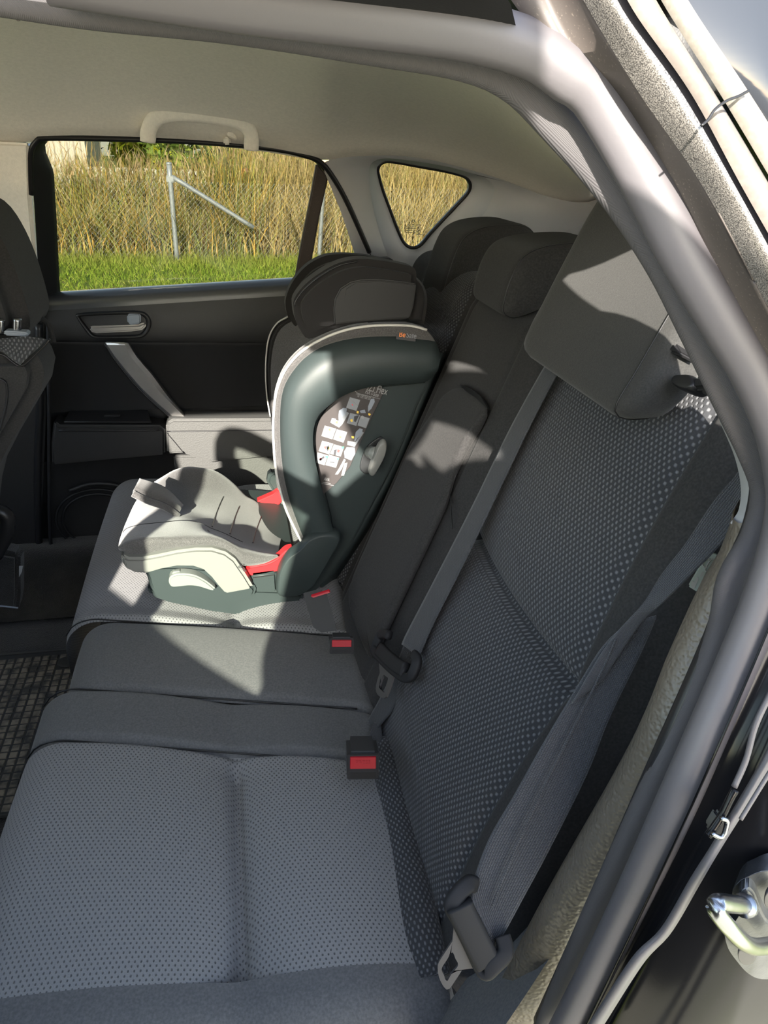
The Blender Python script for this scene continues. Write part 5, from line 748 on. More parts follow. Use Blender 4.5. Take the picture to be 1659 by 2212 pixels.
for l in ([(-0.0464,0.628,0.8976),(-0.0456,0.628,0.9067),(-0.0386,0.628,0.9114),(-0.0334,0.628,0.9099),(-0.0342,0.628,0.9027),(-0.0411,0.628,0.8956),(-0.0454,0.628,0.8875)], [(-0.0001,0.628,0.9124),(0.004,0.628,0.924),(0.0092,0.628,0.9247),(0.0103,0.628,0.9193),(0.0053,0.628,0.9086),(0.0001,0.628,0.9033)], [(-0.0203,0.628,0.8614),(-0.0187,0.628,0.8707),(-0.0126,0.628,0.8766),(-0.0076,0.628,0.875),(-0.0088,0.628,0.8685),(-0.0158,0.628,0.8603),(-0.0202,0.628,0.8548)], [(-0.037,0.628,0.8385),(-0.0326,0.628,0.8459),(-0.02,0.628,0.8444),(-0.019,0.628,0.8338),(-0.0251,0.628,0.8225),(-0.036,0.628,0.8278)], [(-0.0568,0.628,0.8953),(-0.0507,0.628,0.8941),(-0.0489,0.628,0.8886),(-0.056,0.628,0.8925)], [(-0.0132,0.628,0.9056),(-0.0053,0.628,0.9071),(-0.0034,0.628,0.9016),(-0.0113,0.628,0.9019)], [(-0.028,0.628,0.9006),(-0.021,0.628,0.8985),(-0.0235,0.628,0.8895),(-0.0288,0.628,0.8933)], [(-0.0283,0.628,0.9214),(-0.0239,0.628,0.9168),(-0.0238,0.628,0.9114),(-0.0283,0.628,0.9169)]):
    pic(l, 'print_grey')
for l in ([(-0.0279,0.6278,0.8915),(-0.0244,0.6278,0.8928),(-0.0235,0.6278,0.8886),(-0.0266,0.6278,0.8878)], [(-0.0507,0.6278,0.8896),(-0.0472,0.6278,0.89),(-0.0476,0.6278,0.8859),(-0.0507,0.6278,0.8864)], [(-0.0176,0.6278,0.9058),(-0.0145,0.6278,0.9048),(-0.0153,0.6278,0.9012),(-0.018,0.6278,0.9022)], [(0.001,0.6278,0.9015),(0.0048,0.6278,0.8995),(0.0029,0.6278,0.8969),(0.0006,0.6278,0.8983)], [(-0.0616,0.6278,0.8781),(-0.0586,0.6278,0.878),(-0.059,0.6278,0.8739),(-0.0616,0.6278,0.8749)], [(-0.0444,0.6278,0.8653),(-0.0413,0.6278,0.8643),(-0.0417,0.6278,0.8615),(-0.0448,0.6278,0.8621)], [(-0.0253,0.6278,0.8641),(-0.0213,0.6278,0.8634),(-0.0217,0.6278,0.8602),(-0.0248,0.6278,0.8608)], [(-0.0638,0.6278,0.8474),(-0.0599,0.6278,0.8472),(-0.0603,0.6278,0.8425),(-0.0638,0.6278,0.8441)]):
    pic(l, 'print_yellow')
for l in ([(-0.07,0.6278,0.8486),(-0.0656,0.6278,0.8489),(-0.0661,0.6278,0.8432)], [(-0.0478,0.6278,0.8429),(-0.0434,0.6278,0.8417),(-0.0451,0.6278,0.837),(-0.0483,0.6278,0.8381)], [(-0.0763,0.6278,0.8299),(-0.0728,0.6278,0.8297),(-0.0732,0.6278,0.8259),(-0.0759,0.6278,0.826)], [(-0.0266,0.6278,0.9178),(-0.0239,0.6278,0.9159),(-0.0243,0.6278,0.9133)]):
    pic(l, 'print_red')
for l in ([(-0.0527,0.6278,0.8421),(-0.0487,0.6278,0.8429),(-0.0505,0.6278,0.8329),(-0.054,0.6278,0.8341)], [(-0.0772,0.6278,0.8271),(-0.0692,0.6278,0.8324),(-0.0683,0.6278,0.8295),(-0.0755,0.6278,0.8236)], [(-0.0656,0.6278,0.8484),(-0.0603,0.6278,0.8501),(-0.063,0.6278,0.8398),(-0.0647,0.6278,0.8427)], [(-0.0219,0.6278,0.8968),(-0.0139,0.6278,0.8984),(-0.019,0.6278,0.8875),(-0.0217,0.6278,0.8886)], [(-0.0594,0.6278,0.8223),(-0.0522,0.6278,0.821),(-0.0526,0.6278,0.8196),(-0.0594,0.6278,0.8209)]):
    pic(l, 'print_dark')
for l in ([(-0.0286,0.6278,0.8443),(-0.0273,0.6278,0.8452),(-0.0241,0.6278,0.8446),(-0.0238,0.6278,0.8408),(-0.0267,0.6278,0.838),(-0.029,0.6278,0.8396)], [(-0.0405,0.6278,0.8185),(-0.0369,0.6278,0.826),(-0.0342,0.6278,0.824),(-0.0404,0.6278,0.8087),(-0.0467,0.6278,0.7992),(-0.0512,0.6278,0.7995),(-0.0449,0.6278,0.8099)], [(-0.036,0.6278,0.8182),(-0.0314,0.6278,0.819),(-0.034,0.6278,0.8064),(-0.0366,0.6278,0.7967),(-0.0412,0.6278,0.7969),(-0.0386,0.6278,0.8086)], [(-0.0113,0.6278,0.896),(-0.0086,0.6278,0.8977),(-0.005,0.6278,0.8953),(-0.0067,0.6278,0.8921),(-0.0098,0.6278,0.8923)]):
    pic(l, 'print_white')
for l in ([(-0.0416,0.6276,0.8469),(-0.0372,0.6276,0.8472),(-0.0376,0.6276,0.8439),(-0.0407,0.6276,0.8431)], [(-0.067,0.6276,0.8329),(-0.0625,0.6276,0.8322),(-0.0639,0.6276,0.8289),(-0.067,0.6276,0.8295)], [(-0.0482,0.6276,0.8281),(-0.0451,0.6276,0.8275),(-0.046,0.6276,0.8246),(-0.0487,0.6276,0.8252)]):
    pic(l, 'print_green')
for l in ([(-0.0226,0.6278,0.9404),(-0.0182,0.6278,0.9354),(-0.0111,0.6278,0.9321),(0.002,0.6278,0.9286),(0.0189,0.6278,0.9236)], [(-0.0284,0.6278,0.925),(-0.024,0.6278,0.9204),(-0.016,0.6278,0.9139)], [(-0.0471,0.6278,0.8738),(-0.0418,0.6278,0.868),(-0.0347,0.6278,0.8649)], [(-0.0343,0.6278,0.8326),(-0.0308,0.6278,0.8363),(-0.0254,0.6278,0.838)]):
    tube('printed_line', l, .0005, 'print_white', cs, n=20, k=5)
t1, t2, t3 = [np.asarray(p) for p in [(-0.003,0.6278,0.9385),(0.0186,0.6278,0.9326),(-0.0001,0.6278,0.9455)]]
text('lettering', 'iZi Flex', t1, t2-t1, t3-t1, .0175, 'print_white', cs, sx=.62)
t1, t2, t3 = [np.asarray(p) for p in [(-0.0058,0.6278,0.9337),(0.0077,0.6278,0.9293),(-0.0043,0.6278,0.9377)]]
text('lettering', 'FIX i-Size', t1, t2-t1, t3-t1, .0095, 'print_white', cs, sx=.62)
t1, t2, t3 = [np.asarray(p) for p in [(-0.0198,0.6278,0.9324),(-0.0036,0.6278,0.9272),(-0.0186,0.6278,0.9354)]]
text('lettering', 'i-Size 100-125 cm', t1, t2-t1, t3-t1, .0048, 'print_white', cs, sx=.72)
t1, t2, t3 = [np.asarray(p) for p in [(-0.0176,0.6278,0.9285),(-0.0035,0.6278,0.9241),(-0.0164,0.6278,0.9314)]]
text('lettering', 'fix 125-150 cm', t1, t2-t1, t3-t1, .0048, 'print_white', cs, sx=.72)
t1, t2, t3 = [np.asarray(p) for p in [(-0.0698,0.6278,0.7901),(-0.0603,0.6278,0.7876),(-0.0679,0.6278,0.794)]]
text('lettering', 'AVA', t1, t2-t1, t3-t1, .0078, 'print_white', cs, sx=.62)
for l in ([(-0.072,0.6278,0.7873),(-0.0584,0.6278,0.7835)], [(-0.0729,0.6278,0.7849),(-0.0529,0.6278,0.7797)]): tube('printed_line', l, .0005, 'print_white', cs, n=6, k=5)
# ------------------------------------------------------------------ far front seat at the left edge
fs = root('front_seat', 'black fabric front seat cut off by the left edge of the picture', 'seat')
prism('headrest_pad', [(-0.7272,0.93,1.1649),(-0.6293,0.93,1.1905),(-0.5697,0.93,1.1873),(-0.5381,0.93,1.1746),(-0.5196,0.93,1.1431),(-0.5067,0.93,1.0952),(-0.4993,0.93,1.0316),(-0.5019,0.93,1.0068),(-0.5175,0.93,0.9896),(-0.5524,0.93,0.9819),(-0.6196,0.93,0.9762),(-0.7774,0.93,0.9699)], (0,-.19,0), 'fabric_shade', fs, bevel=.045, seg=5, n=70, sharp=60)
tube('post', [(-0.5053,0.725,1.03),(-0.5101,0.725,1.0072)], .006, 'chrome', fs, n=8); tube('post', [(-0.5273,0.725,1.0289),(-0.5321,0.725,1.0075)], .005, 'chrome', fs, n=8)
prism('post_collar', [(-0.526,0.712,1.0125),(-0.5212,0.712,1.0151),(-0.4948,0.712,1.0128),(-0.4905,0.712,1.0087),(-0.496,0.712,1.0061),(-0.5237,0.712,1.0084)], (0,.02,0), 'print_grey', fs, bevel=.002)
prism('back_shell', [(-0.7449,0.82,0.9862),(-0.5615,0.82,0.984),(-0.5203,0.82,0.985),(-0.4982,0.82,0.9848),(-0.4879,0.82,0.9802),(-0.4834,0.82,0.9697),(-0.4806,0.82,0.9522),(-0.4904,0.82,0.9223),(-0.5234,0.82,0.8757),(-0.5551,0.82,0.8312),(-0.5839,0.82,0.7862),(-0.599,0.82,0.7489),(-0.6154,0.82,0.691),(-0.6545,0.82,0.5853),(-0.8508,0.82,0.5827)], (0,-.12,0), 'fabric_shade', fs, bevel=.022, seg=4, sharp=80)
sweep('stitch_seam', [(-0.5684,0.698,0.9823),(-0.5309,0.698,0.9851),(-0.5159,0.698,0.9725),(-0.5043,0.698,0.9675),(-0.4772,0.698,0.9889),(-0.4599,0.698,1.0056)], circ(.0016, 6), 'black', fs, n=30)
SQ_ = [cr(r, 16) for r in ([(-0.5634,0.6965,1.004),(-0.5262,0.6965,1.0075),(-0.4918,0.6965,1.0104),(-0.4646,0.6965,1.006)], [(-0.564,0.694,0.998),(-0.5272,0.694,0.9995),(-0.5004,0.694,0.9944),(-0.4774,0.694,0.994)], [(-0.5659,0.6965,0.9921),(-0.5295,0.6965,0.9908),(-0.5163,0.6965,0.9784),(-0.5061,0.6965,0.9693)])]
gridmesh('shoulder_panel', SQ_, 'dash_shade', fs, thick=.004)
tube('side_piping', [(-0.508,0.86,1.0043),(-0.4966,0.86,0.9921),(-0.4936,0.86,0.9753),(-0.493,0.86,0.9615)], .004, 'fabric_shade', fs, n=20)
tube('stitch_seam', [(-0.5377,0.697,0.9491),(-0.5305,0.697,0.9405),(-0.5359,0.697,0.9122),(-0.5533,0.697,0.8689)], .0016, 'black', fs, n=20, k=5)
tube('seat_rail', [(-0.6617,0.85,0.6652),(-0.6254,0.85,0.6533),(-0.6296,0.85,0.6152),(-0.6578,0.85,0.568)], .014, 'black', fs, n=20)
lt = prism('side_label', [(-0.6387,0.9,0.5116),(-0.632,0.9,0.511),(-0.636,0.9,0.4985),(-0.6432,0.9,0.4873)], (0,.003,0), 'print_white', fs, bevel=0)
prism('rail_cover', [(-0.7238,0.93,0.5476),(-0.6432,0.93,0.5198),(-0.6612,0.93,0.4218),(-0.6705,0.93,0.3905),(-0.6883,0.93,0.3807),(-0.7035,0.93,0.394),(-0.7507,0.93,0.4194)], (0,.05,0), 'carpet', fs, bevel=.01)
tube('rail_edge', [(-0.6996,0.925,0.4074),(-0.6829,0.925,0.4033),(-0.6668,0.925,0.3993)], .002, 'print_grey', fs, n=8, k=5)
# ------------------------------------------------------------------ floor mat
fm = root('floor_mat', 'dusty black rubber floor mat with a square grid in front of the rear bench', 'mat')
mx0, mx1, my0, my1 = -1.02, -.50, .50, .934
prism('mat_base', [(mx0,my0,.268),(mx1,my0,.268),(mx1,my1,.268),(mx0,my1,.268)], (0,0,.010), 'mat_rib', fm, bevel=.003)
V, F = [], []
px_, py__ = .0172, .0172; i = 0
for x in np.arange(mx0+.012, mx1-.012, px_):
    for y in np.arange(my0+.012, my1-.016, py__):
        if (x+.585)**2+(y-.885)**2 < .02**2: continue
        k = len(V); w = px_*.40; h = .0016+.0006*RNG.random()
        V += [(x-w,y-w,.2778),(x+w,y-w,.2778),(x+w,y+w,.2778),(x-w,y+w,.2778),(x-w*.85,y-w*.85,.2778+h),(x+w*.85,y-w*.85,.2778+h),(x+w*.85,y+w*.85,.2778+h),(x-w*.85,y+w*.85,.2778+h)]
        F += [(k+4,k+5,k+6,k+7),(k,k+1,k+5,k+4),(k+1,k+2,k+6,k+5),(k+2,k+3,k+7,k+6),(k+3,k,k+4,k+7)]
sq = mk('tread_squares', V, F, 'mat', fm, smooth=False); tag(sq, kind='stuff')
tube('mat_border', [(mx0,my1-.002,.279),(-.75,my1-.001,.279),(mx1,my1-.004,.279)], .004, 'mat_rib', fm, n=20)
puff('mat_clip', [(-.585+.018*math.cos(a), .885+.018*math.sin(a), .280) for a in np.linspace(0, 2*math.pi, 12, endpoint=False)], (0,0,.006), 'mat_rib', fm, n=30, edge=.2)
# ------------------------------------------------------------------ striker and label by the door opening
sk = root('door_striker', 'chromed door striker loop bolted to the black door jamb at the right edge', 'striker')
SKY = [(0.0764,-0.2,0.8748)]
def SK(o, l): return l
prism('striker_plate', [(0.0581,-0.198,0.901),(0.0589,-0.198,0.9112),(0.064,-0.198,0.9145),(0.07,-0.198,0.9171),(0.0763,-0.198,0.9167),(0.0925,-0.198,0.9102),(0.1083,-0.198,0.8804),(0.1169,-0.198,0.8433),(0.1249,-0.198,0.8098),(0.1189,-0.198,0.8013),(0.1065,-0.198,0.8042),(0.0947,-0.198,0.8141),(0.0821,-0.198,0.8305),(0.0719,-0.198,0.8457),(0.0651,-0.198,0.8605),(0.0642,-0.198,0.8665),(0.0691,-0.198,0.8797)], (.012,.010,0), 'steel', sk, bevel=.003, n=70)
prism('striker_boss', [(0.0557,-0.204,0.9102),(0.0597,-0.204,0.9143),(0.0663,-0.204,0.9074),(0.0732,-0.204,0.8951),(0.0855,-0.204,0.8766),(0.1026,-0.204,0.8662),(0.1061,-0.204,0.8559),(0.0862,-0.204,0.8617),(0.0711,-0.204,0.8794),(0.0611,-0.204,0.892)], (.008,.010,0), 'steel', sk, bevel=.004, n=50)
tube('striker_loop', [(0.057,-0.21,0.9088),(0.0394,-0.218,0.9261),(0.0262,-0.223,0.938),(0.019,-0.2255,0.9439),(0.0155,-0.2271,0.9457),(0.0147,-0.2284,0.9445),(0.017,-0.2293,0.9407),(0.0241,-0.2307,0.9314),(0.037,-0.229,0.9149),(0.0526,-0.224,0.8967),(0.0684,-0.218,0.8819),(0.0864,-0.212,0.8692)], .0044, 'chrome', sk, n=110, k=14)
tube('loop_collar', [(0.0588,-0.208,0.9057),(0.0494,-0.214,0.9169)], .0062, 'chrome', sk, n=6, k=16)
puff('bolt', [(0.0715,-0.204,0.8544),(0.0723,-0.204,0.8599),(0.0797,-0.204,0.8566),(0.0862,-0.204,0.8477),(0.0873,-0.204,0.8401),(0.0826,-0.204,0.8391),(0.076,-0.204,0.8448)], (-.004,-.004,0), 'tongue_steel', sk, n=30, edge=.2)
puff('bolt', [(0.074,-0.204,0.9023),(0.0732,-0.204,0.9098),(0.0783,-0.204,0.9106),(0.0847,-0.204,0.9007),(0.0839,-0.204,0.8934),(0.0776,-0.204,0.8961)], (-.004,-.004,0), 'tongue_steel', sk, n=30, edge=.2)
lbq = [(0.1565,0.0113,0.9961),(0.1617,0.0045,0.9963),(0.1405,-0.009,0.9726),(0.1365,-0.0017,0.9738)]
at = prism('seat_label', lbq, (.002,.002,0), 'tag'); tag(at, 'pale green fabric label with seat pictograms beside the near backrest', 'label')
LQ = [np.asarray(p) for p in lbq]
def lq(u, v): return tuple(LQ[0]*(1-u)*(1-v)+LQ[1]*u*(1-v)+LQ[2]*u*v+LQ[3]*(1-u)*v+np.array([-.0012,-.0014,.0004]))
tube('printed_triangle', [lq(.12,.30),(lq(.45,.12)),lq(.52,.36)], .0005, 'print_white', at, n=18, closed=True, k=5)
tube('printed_square', [lq(.62,.14),lq(.95,.14),lq(.95,.42),lq(.62,.42)], .0005, 'print_white', at, n=24, closed=True, k=5)
prism('printed_figure', [lq(.45,.50),lq(.62,.48),lq(.66,.58),lq(.55,.64),lq(.44,.58)], (-.0003,-.0003,0), 'print_white', at, bevel=0)
prism('printed_figure', [lq(.30,.66),lq(.5,.66),lq(.55,.80),lq(.62,.95),lq(.3,.95),lq(.08,.85),lq(.06,.80),(lq(.3,.8))], (-.0003,-.0003,0), 'print_white', at, bevel=0)
# lower rear side trim between backrest and opening
sd = loft('trim_21', [[(0.2122,0.0556,1.0165),(0.1731,0.0405,0.9272),(0.1596,0.0472,0.8465),(0.107,0.0328,0.7088),(0.0423,-0.0049,0.6092),(-0.0446,-0.0572,0.5603),(-0.0807,-0.0957,0.5593)], [(0.1917,0.0048,1.0426),(0.1591,-0.0161,0.9669),(0.1397,-0.0211,0.9053),(0.1077,-0.0468,0.7987),(0.0447,-0.084,0.7009),(-0.0312,-0.1262,0.632),(-0.0572,-0.1383,0.6197)]], 'fabric', nv=40); tag(sd, kind='structure')
# ------------------------------------------------------------------ outside: lawn, reeds, fence, shed, trees
def blades(name, base, hgt, wid, lean, tint, m, seg=3):
    n = len(base); V = np.zeros((n, (seg+1)*2, 3)); az = RNG.uniform(0, 2*math.pi, n); side = np.stack([np.cos(az), np.sin(az), 0*az], 1)
    ld_ = RNG.normal(0, 1, (n, 2)); ld_ = np.concatenate([ld_, np.zeros((n, 1))], 1)*lean[:, None]
    for s in range(seg+1):
        f = s/seg; c = base+np.stack([0*hgt, 0*hgt, hgt*f], 1)+ld_*(f**1.7)[None] if False else base+np.stack([0*hgt, 0*hgt, hgt*f], 1)+ld_*(f**1.7)
        w = wid*(1-f*.85); V[:, 2*s] = c-side*w[:, None]; V[:, 2*s+1] = c+side*w[:, None]
    k = (seg+1)*2; b = (np.arange(n)*k)[:, None, None]; q = np.array([[2*s, 2*s+1, 2*s+3, 2*s+2] for s in range(seg)])[None]; F = (b+q).reshape(-1, 4)
    me = bpy.data.meshes.new(name); me.vertices.add(n*k); me.vertices.foreach_set('co', V.ravel()); me.loops.add(F.size); me.loops.foreach_set('vertex_index', F.ravel().astype(np.int32))
    me.polygons.add(len(F)); me.polygons.foreach_set('loop_start', np.arange(0, F.size, 4, dtype=np.int32)); me.update(calc_edges=True)
    a = me.attributes.new('tint', 'FLOAT_COLOR', 'POINT'); a.data.foreach_set('color', np.repeat(np.concatenate([tint, np.ones((n, 1))], 1), k, 0).ravel().astype(np.float32))
    me.materials.append(M[m]); return add(bpy.data.objects.new(name, me))
def pal(cols, w, n, var=.25):
    c = np.asarray(cols, float)[RNG.choice(len(cols), n, p=np.asarray(w)/sum(w))]; return c*(1+RNG.uniform(-var, var, (n, 1)))
n = 14000; bx = RNG.uniform(-3.2, 4.6, n); by = 8.3+RNG.gamma(1.5, .9, n); by = np.where(by > 11.2, 8.4+RNG.random(n)*1.5, by)
by = np.where((bx < -.3) & (by > 9.9), 8.4+RNG.random(n)*1.4, by); hg = np.where(bx < -.3, RNG.normal(.84, .12, n), RNG.normal(1.04, .15, n)); hg = np.clip(hg+.03*(by-8.3), .35, 1.5); hg *= np.where(by < 8.8, .62, 1)
left = bx < .2
tn = np.where(left[:, None], pal([(.56,.38,.10),(.38,.38,.09),(.66,.42,.09),(.22,.25,.08),(.62,.50,.24),(.10,.10,.04)], [3,4,2,3,2,2], n), pal([(.68,.52,.24),(.58,.46,.22),(.50,.36,.11),(.38,.36,.12),(.16,.13,.06)], [4,4,2,2,2], n))
rd = blades('reed_bed', np.stack([bx, by, np.full(n, .06)], 1), hg, RNG.uniform(.004, .010, n), np.full(n, .26), tn, 'plants', seg=4); tag(rd, 'tall dry golden reeds growing behind the wire fence', 'reeds', kind='stuff')
n = 2600; bx = RNG.uniform(-3.2, 4.6, n); by = RNG.uniform(8.5, 11, n); by = np.where(bx < -.3, RNG.uniform(8.5, 9.8, n), by); z0 = np.where(bx < -.3, RNG.normal(.88, .10, n), RNG.normal(1.10, .13, n))
pm = blades('reed_plumes', np.stack([bx, by, z0], 1), RNG.uniform(.08, .17, n), RNG.uniform(.004, .009, n), np.full(n, .07), pal([(.38,.27,.14),(.46,.34,.18),(.26,.18,.09)], [2,2,1], n), 'plants'); tag(pm, 'feathery brown seed plumes on the tips of the reeds', 'plumes', kind='stuff')
n = 5000; bx = RNG.uniform(-2.2, 4.6, n); by = 8.6+RNG.uniform(0, 1.6, n)
dg = blades('dry_undergrowth', np.stack([bx, by, np.full(n, .06)], 1), RNG.uniform(.25, .7, n), RNG.uniform(.004, .008, n), np.full(n, .2), pal([(0.780,0.624,0.364),(0.676,0.546,0.286),(0.520,0.390,0.156)], [3,2,1], n), 'plants'); tag(dg, 'short pale dry stalks at the foot of the reeds', 'grass', kind='stuff')
n = 36000; by = 4.6+4.2*RNG.random(n)**.8; bx = RNG.uniform(-3.2, 2.4, n)
edge_ = np.clip((by-7.4)/1.0, 0, 1)
tn = pal([(0.163,0.300,0.031),(0.213,0.362,0.037),(0.300,0.400,0.075),(0.112,0.213,0.025)], [3,3,2,1], n); tn = tn*np.array([1.25,1.0,1.0])*(1-edge_[:, None]*.55)+np.array([.30,.27,.08])*edge_[:, None]*.55
gs = blades('lawn_grass', np.stack([bx, by, np.full(n, .065)], 1), RNG.uniform(.025, .06, n)*(1+1.6*edge_*RNG.random(n)), RNG.uniform(.003, .006, n)*(1+.4*edge_), np.full(n, .03), tn, 'grass', seg=2); tag(gs, 'bright green lawn grass outside the far window', 'grass', kind='stuff')
# back layer of green behind the reeds, trees
def leafball(name, label, c, rad, n, cols, w, size=.10):
    v = RNG.normal(0, 1, (n, 3)); v /= np.linalg.norm(v, axis=1)[:, None]; b = np.asarray(c)+v*np.asarray(rad)*(RNG.random((n, 1))**.35)
    o = blades('foliage', b, RNG.uniform(.3, 1, n)*size, RNG.uniform(.3, 1, n)*size*.55, np.full(n, size*.6), pal(cols, w, n), 'leaf', seg=2); o['kind'] = 'stuff'
    t = root(name, label, 'tree'); o.parent = t
    tube('trunk', [(c[0], c[1], .05), (c[0]+.03, c[1], c[2]*.6), (c[0], c[1], c[2]+rad[2]*.3)], .05, 'brown', t, n=10, scale=[1.3,1,.5]); return t
leafball('dark_tree', 'dark blue-green tree beside the pale shed behind the reeds', (-3.30,17.6,1.5), (.60,.5,1.5), 2600, [(.035,.070,.030),(.06,.10,.05),(.02,.045,.02)], [2,1,1], .16)
leafball('bright_tree', 'bright yellow-green bush beyond the reeds at the top of the window', (-1.80,17.6,1.25), (.78,.6,1.1), 2600, [(.42,.44,.02),(.34,.38,.03),(.20,.26,.03)], [3,2,1], .16)
leafball('green_tree', 'mid green leafy tree rising behind the fence post', (.2,15.5,1.35), (1.9,.8,1.15), 3600, [(.16,.24,.04),(.24,.30,.05),(.10,.15,.03)], [2,2,1], .16)
leafball('autumn_tree', 'yellow and orange autumn bush seen through the quarter window', (3.4,12.6,1.0), (2.6,.7,1.05), 4600, [(.46,.34,.03),(.40,.24,.03),(.30,.34,.05),(.20,.26,.04)], [2,2,2,1], .14)
sh = root('shed', 'pale corrugated shed at the top left of the far window', 'shed')
V, F = [], []; nn_ = 72
for i in range(nn_+1):
    x = -4.4+i*(1.92/nn_); y = 14+(.02 if (i//2) % 2 else -.0); V += [(x,y,.05),(x,y,2.6)]
    if i: F.append((2*i-2,2*i,2*i+1,2*i-1))
ob = mk('cladding', V, F, 'shed', sh, smooth=False); ob.modifiers.new('t','SOLIDIFY').thickness = .02
box('gable_wall', (.02,1.8,2.6), 'shed', sh, (-2.48,14.9,1.33), bevel=0); box('roof', (2.1,2.0,.06), 'galv', sh, (-3.4,14.9,2.64), bevel=.01)
pf = root('picket_fence', 'white picket fence half hidden among the reeds below the shed', 'fence')
for i in range(34):
    x = -4.3+i*.115; p0 = box('picket', (.075,.02,.78), 'picket', pf, (x,13.2,.44+.01*math.sin(i*2.1)), bevel=0) if i == 0 else None
    if i == 0: pm0 = p0.data
    else:
        q = bpy.data.objects.new('picket', pm0); add(q, pf); q.location = (i*.115, 0, .01*math.sin(i*2.1))
box('fence_rail', (4.0,.03,.06), 'picket', pf, (-2.4,13.23,.65), bevel=0)
wfn = root('wire_fence', 'galvanised wire mesh fence with a braced post at the edge of the lawn', 'fence')
tube('post', [(-.752,8.2,.03),(-.745,8.2,1.045)], .026, 'galv', wfn, n=8, k=12)
puff('post_cap', [(-.745+.03*math.cos(a),8.2+.03*math.sin(a),1.045) for a in np.linspace(0,2*math.pi,10,endpoint=False)], (0,0,.03), 'galv', wfn, n=20)
tube('brace', [(-0.7234,8.2,0.9204),(-0.4126,8.2,0.7388),(0.1057,8.2,0.4297)], .024, 'galv', wfn, n=10, k=10)
tube('post', [(.835,8.25,.03),(.905,8.25,1.0)], .024, 'galv', wfn, n=8, k=12)
box('clamp', (.08,.05,.07), 'galv', wfn, (-.745,8.2,.90), bevel=.008)
ws = []
for i in range(-26, 74):
    x = -.7+i*.055
    for sgn in (1, -1):
        a = (x, 8.22, .10); b = (x+sgn*.78, 8.22, .88)
        ws.append(tube('wire', [a, b], .0008, 'galv', None, n=2, k=4))
wm = join('wire_mesh', ws, wfn); tag(wm, kind='stuff')
# ------------------------------------------------------------------ the photographer, behind the camera
def figure(name, V, E, rad, m, parent, lev=2):
    me = bpy.data.meshes.new(name); me.from_pydata(V, E, []); o = add(bpy.data.objects.new(name, me), parent)
    o.modifiers.new('s', 'SKIN'); sd_ = o.modifiers.new('ss', 'SUBSURF'); sd_.levels = lev; sd_.render_levels = lev
    for v, r_ in zip(me.skin_vertices[0].data, rad): v.radius = (r_, r_) if not isinstance(r_, tuple) else r_
    me.skin_vertices[0].data[0].use_root = True; me.materials.append(M[m]); return o
ph = root('person', 'person in a dark jacket standing at the open door holding a phone up', 'person')
px, py = -.30, -.80
V = [(px+.005,py,.80),(px+.01,py,.98),(px+.01,py,1.14),(px,py+.01,1.29),(px-.05,py+.02,1.43),
     (px-.12,py,1.27),(px-.17,py+.02,1.12),(px-.15,py+.14,1.12),(px-.07,py+.30,1.24),
     (px+.105,py,1.36),(px+.175,py+.05,1.378),(px+.188,py+.18,1.410),(px+.150,py+.27,1.422),(px+.095,py+.35,1.422),
     (px+.155,py,1.22),(px+.15,py,.98),
     (px-.08,py,.72),(px-.09,py+.02,.44),(px-.09,py,.12),(px-.09,py+.1,.09),(px+.08,py,.72),(px+.09,py+.02,.44),(px+.09,py,.12),(px+.09,py+.1,.09),(px+.015,py,1.425),(px-.15,py,.98),(px-.15,py,.80),(px+.15,py,.78),(px+.16,py,.55)]
E_ = [(0,1),(1,2),(2,3),(3,4),(3,5),(5,6),(6,7),(7,8),(3,9),(9,10),(10,11),(11,12),(12,13),(9,14),(14,15),(0,16),(16,17),(17,18),(18,19),(0,20),(20,21),(21,22),(22,23),(3,24),(1,25),(25,26),(15,27),(27,28)]
rad = [(.25,.12),(.24,.11),(.23,.11),(.18,.10),.095,.066,.050,.044,.030,.090,.058,.050,.048,.044,.075,.10,.09,.058,.042,.035,.09,.058,.042,.035,.085,.10,.09,.13,.12]
figure('body', V, E_, rad, 'jacket', ph)
bm = bmesh.new(); bmesh.ops.create_uvsphere(bm, u_segments=28, v_segments=20, radius=1)
for v in bm.verts:
    x, y, z = v.co; w = 1-.18*max(0, -z); v.co = (x*.082*w, y*.090*w+(.012 if (y > .8 and abs(x) < .3 and abs(z) < .35) else 0), z*.130)
bmesh.ops.translate(bm, verts=bm.verts, vec=(px-.040,py+.05,1.560)); me = bpy.data.meshes.new('head'); bm.to_mesh(me); bm.free(); me.shade_smooth(); me.materials.append(M['skin']); add(bpy.data.objects.new('head', me), ph)
puff('hair', [(px-.040+.092*math.cos(a), py+.035+.09*math.sin(a), 1.61) for a in np.linspace(0, 2*math.pi, 14, endpoint=False)], (0,0,.15), 'hair', ph, n=36, edge=.35)
for s in (-1, 1):
    hx = px-.06 if s < 0 else px+.09; hy, hz_ = py+.33 if s < 0 else py+.36, 1.25 if s < 0 else 1.40
    for f in range(4): tube('finger', [(hx, hy, hz_-.012*f), (hx+s*.012, hy+.02, hz_+.006-.012*f), (hx-s*-.004, hy+.028, hz_+.008-.012*f)], .006, 'skin', ph, n=10, k=8)
    tube('thumb', [(hx, hy-.01, hz_), (hx+s*.008, hy-.004, hz_+.03), (hx+s*.004, hy+.004, hz_+.045)], .007, 'skin', ph, n=10, k=8)
phn = box('phone', (.066,.008,.140), 'black', None, (-.236,-.424,1.222), bevel=.003); tag(phn, 'black phone held up in both hands outside the open door', 'phone')

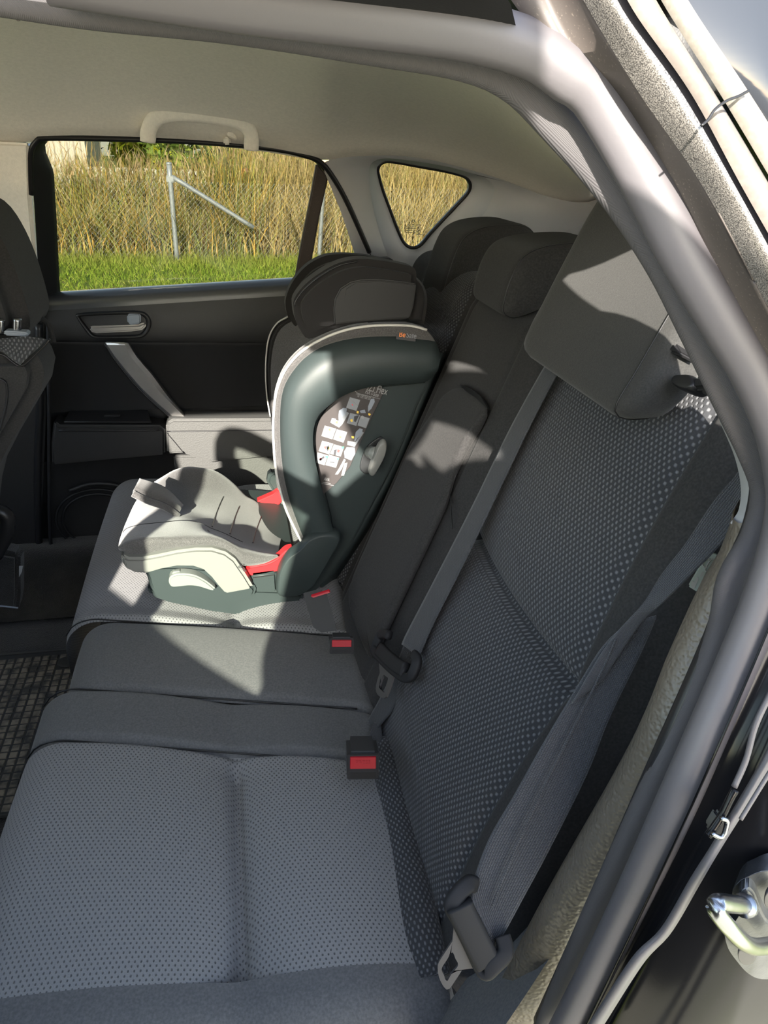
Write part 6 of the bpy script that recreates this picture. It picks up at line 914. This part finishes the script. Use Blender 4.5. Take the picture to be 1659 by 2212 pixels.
# ------------------------------------------------------------------ grouping and names
def fold(r, main, name, label=None):
    """the mesh main becomes a part of the rear seat and carries the rest as its sub-parts"""
    ch = [c for c in bpy.data.objects if c.parent == r]; m = next(c for c in ch if c.name.split('.')[0] == main)
    m.parent = bench
    for c in ch:
        if c != m: c.parent = m
    m.name = name
    if label: m['label'] = label
    bpy.data.objects.remove(r)
byname = lambda n: bpy.data.objects[n]
fold(nb, 'back_panel', 'backrest', 'ribbed backrest section with a crosswise crease, nearest the camera')
fold(mb, 'back_panel', 'backrest', 'narrow plain backrest section with a pull-down pad')
fold(fb, 'back_panel', 'backrest', 'ribbed backrest section behind the child seat')
fold(byname('near_headrest'), 'headrest_pad', 'headrest', 'headrest with a sunlit patch, nearest the camera')
fold(byname('middle_headrest'), 'headrest_pad', 'headrest', 'low headrest curling backwards')
fold(byname('far_headrest'), 'headrest_pad', 'headrest', 'headrest in front of the quarter window')
for o in list(bpy.data.objects):
    b = o.name.split('.')[0]
    n = {'near_buckle':'buckle','middle_buckle':'buckle','standing_buckle':'buckle','near_seat_belt':'seat_belt','middle_seat_belt':'seat_belt','dark_tree':'tree','bright_tree':'bush','green_tree':'tree','autumn_tree':'bush','far_wing':'side_wing','far_hip':'hip_cover','corner_panel':'body_panel','roof_recess':'recess_cover','roof_clip':'clip_cover'}.get(b)
    if n: o.name = n
for o in bpy.data.objects:
    b = o.name.split('.')[0]
    if o.parent is None and b == 'buckle': o['group'] = 'seat belt buckles on the rear seat'
    if o.parent is None and b == 'seat_belt': o['group'] = 'seat belts of the rear seat'

def under(o, pred):
    for c in list(o.parent.children if o.parent else []):
        if c != o and pred(c.name.split('.')[0]) and not c.children: c.parent = o
def kid(r, n, k=0): return [c for c in r.children if c.name.split('.')[0] == n][k]
under(kid(cs, 'instruction_sticker'), lambda n: n in ('pictogram', 'printed_line'))
for c in list(cs.children):
    b = c.name.split('.')[0]
    if b == 'lettering': c.parent = kid(cs, 'brand_tag') if c.location.x is None else c.parent
lt_ = [c for c in cs.children if c.name.split('.')[0] == 'lettering']
for c in lt_:
    x = sum((v.co for v in c.data.vertices), Vector())/len(c.data.vertices)
    c.parent = kid(cs, 'side_panel') if x.z < .62 else kid(cs, 'brand_tag') if x.z > .93 and x.x > .07 else kid(cs, 'instruction_sticker')
for a, b in (('lever_pivot','lever'),('dial_stem','dial_wheel'),('flap_fold','strap_flap'),('head_side_band','head_side_panel'),('screw','anchor_rail'),('pad_fold','seat_pad')):
    for c in [c for c in cs.children if c.name.split('.')[0] == a]: c.parent = kid(cs, b)
for c in [c for c in cs.children if c.name.split('.')[0] == 'stitch_seam']: c.parent = padm
for a, b in (('handle_cup','handle_bezel'),('inner_handle','handle_bezel'),('lock_knob','handle_bezel'),('pad_seam','armrest_pad'),('grip_edge','armrest_front'),('grip_cup','armrest_front'),('window_switch','armrest_front'),('pull_bar_edge','pull_bar')):
    for c in [c for c in fd.children if c.name.split('.')[0] == a]: c.parent = kid(fd, b)
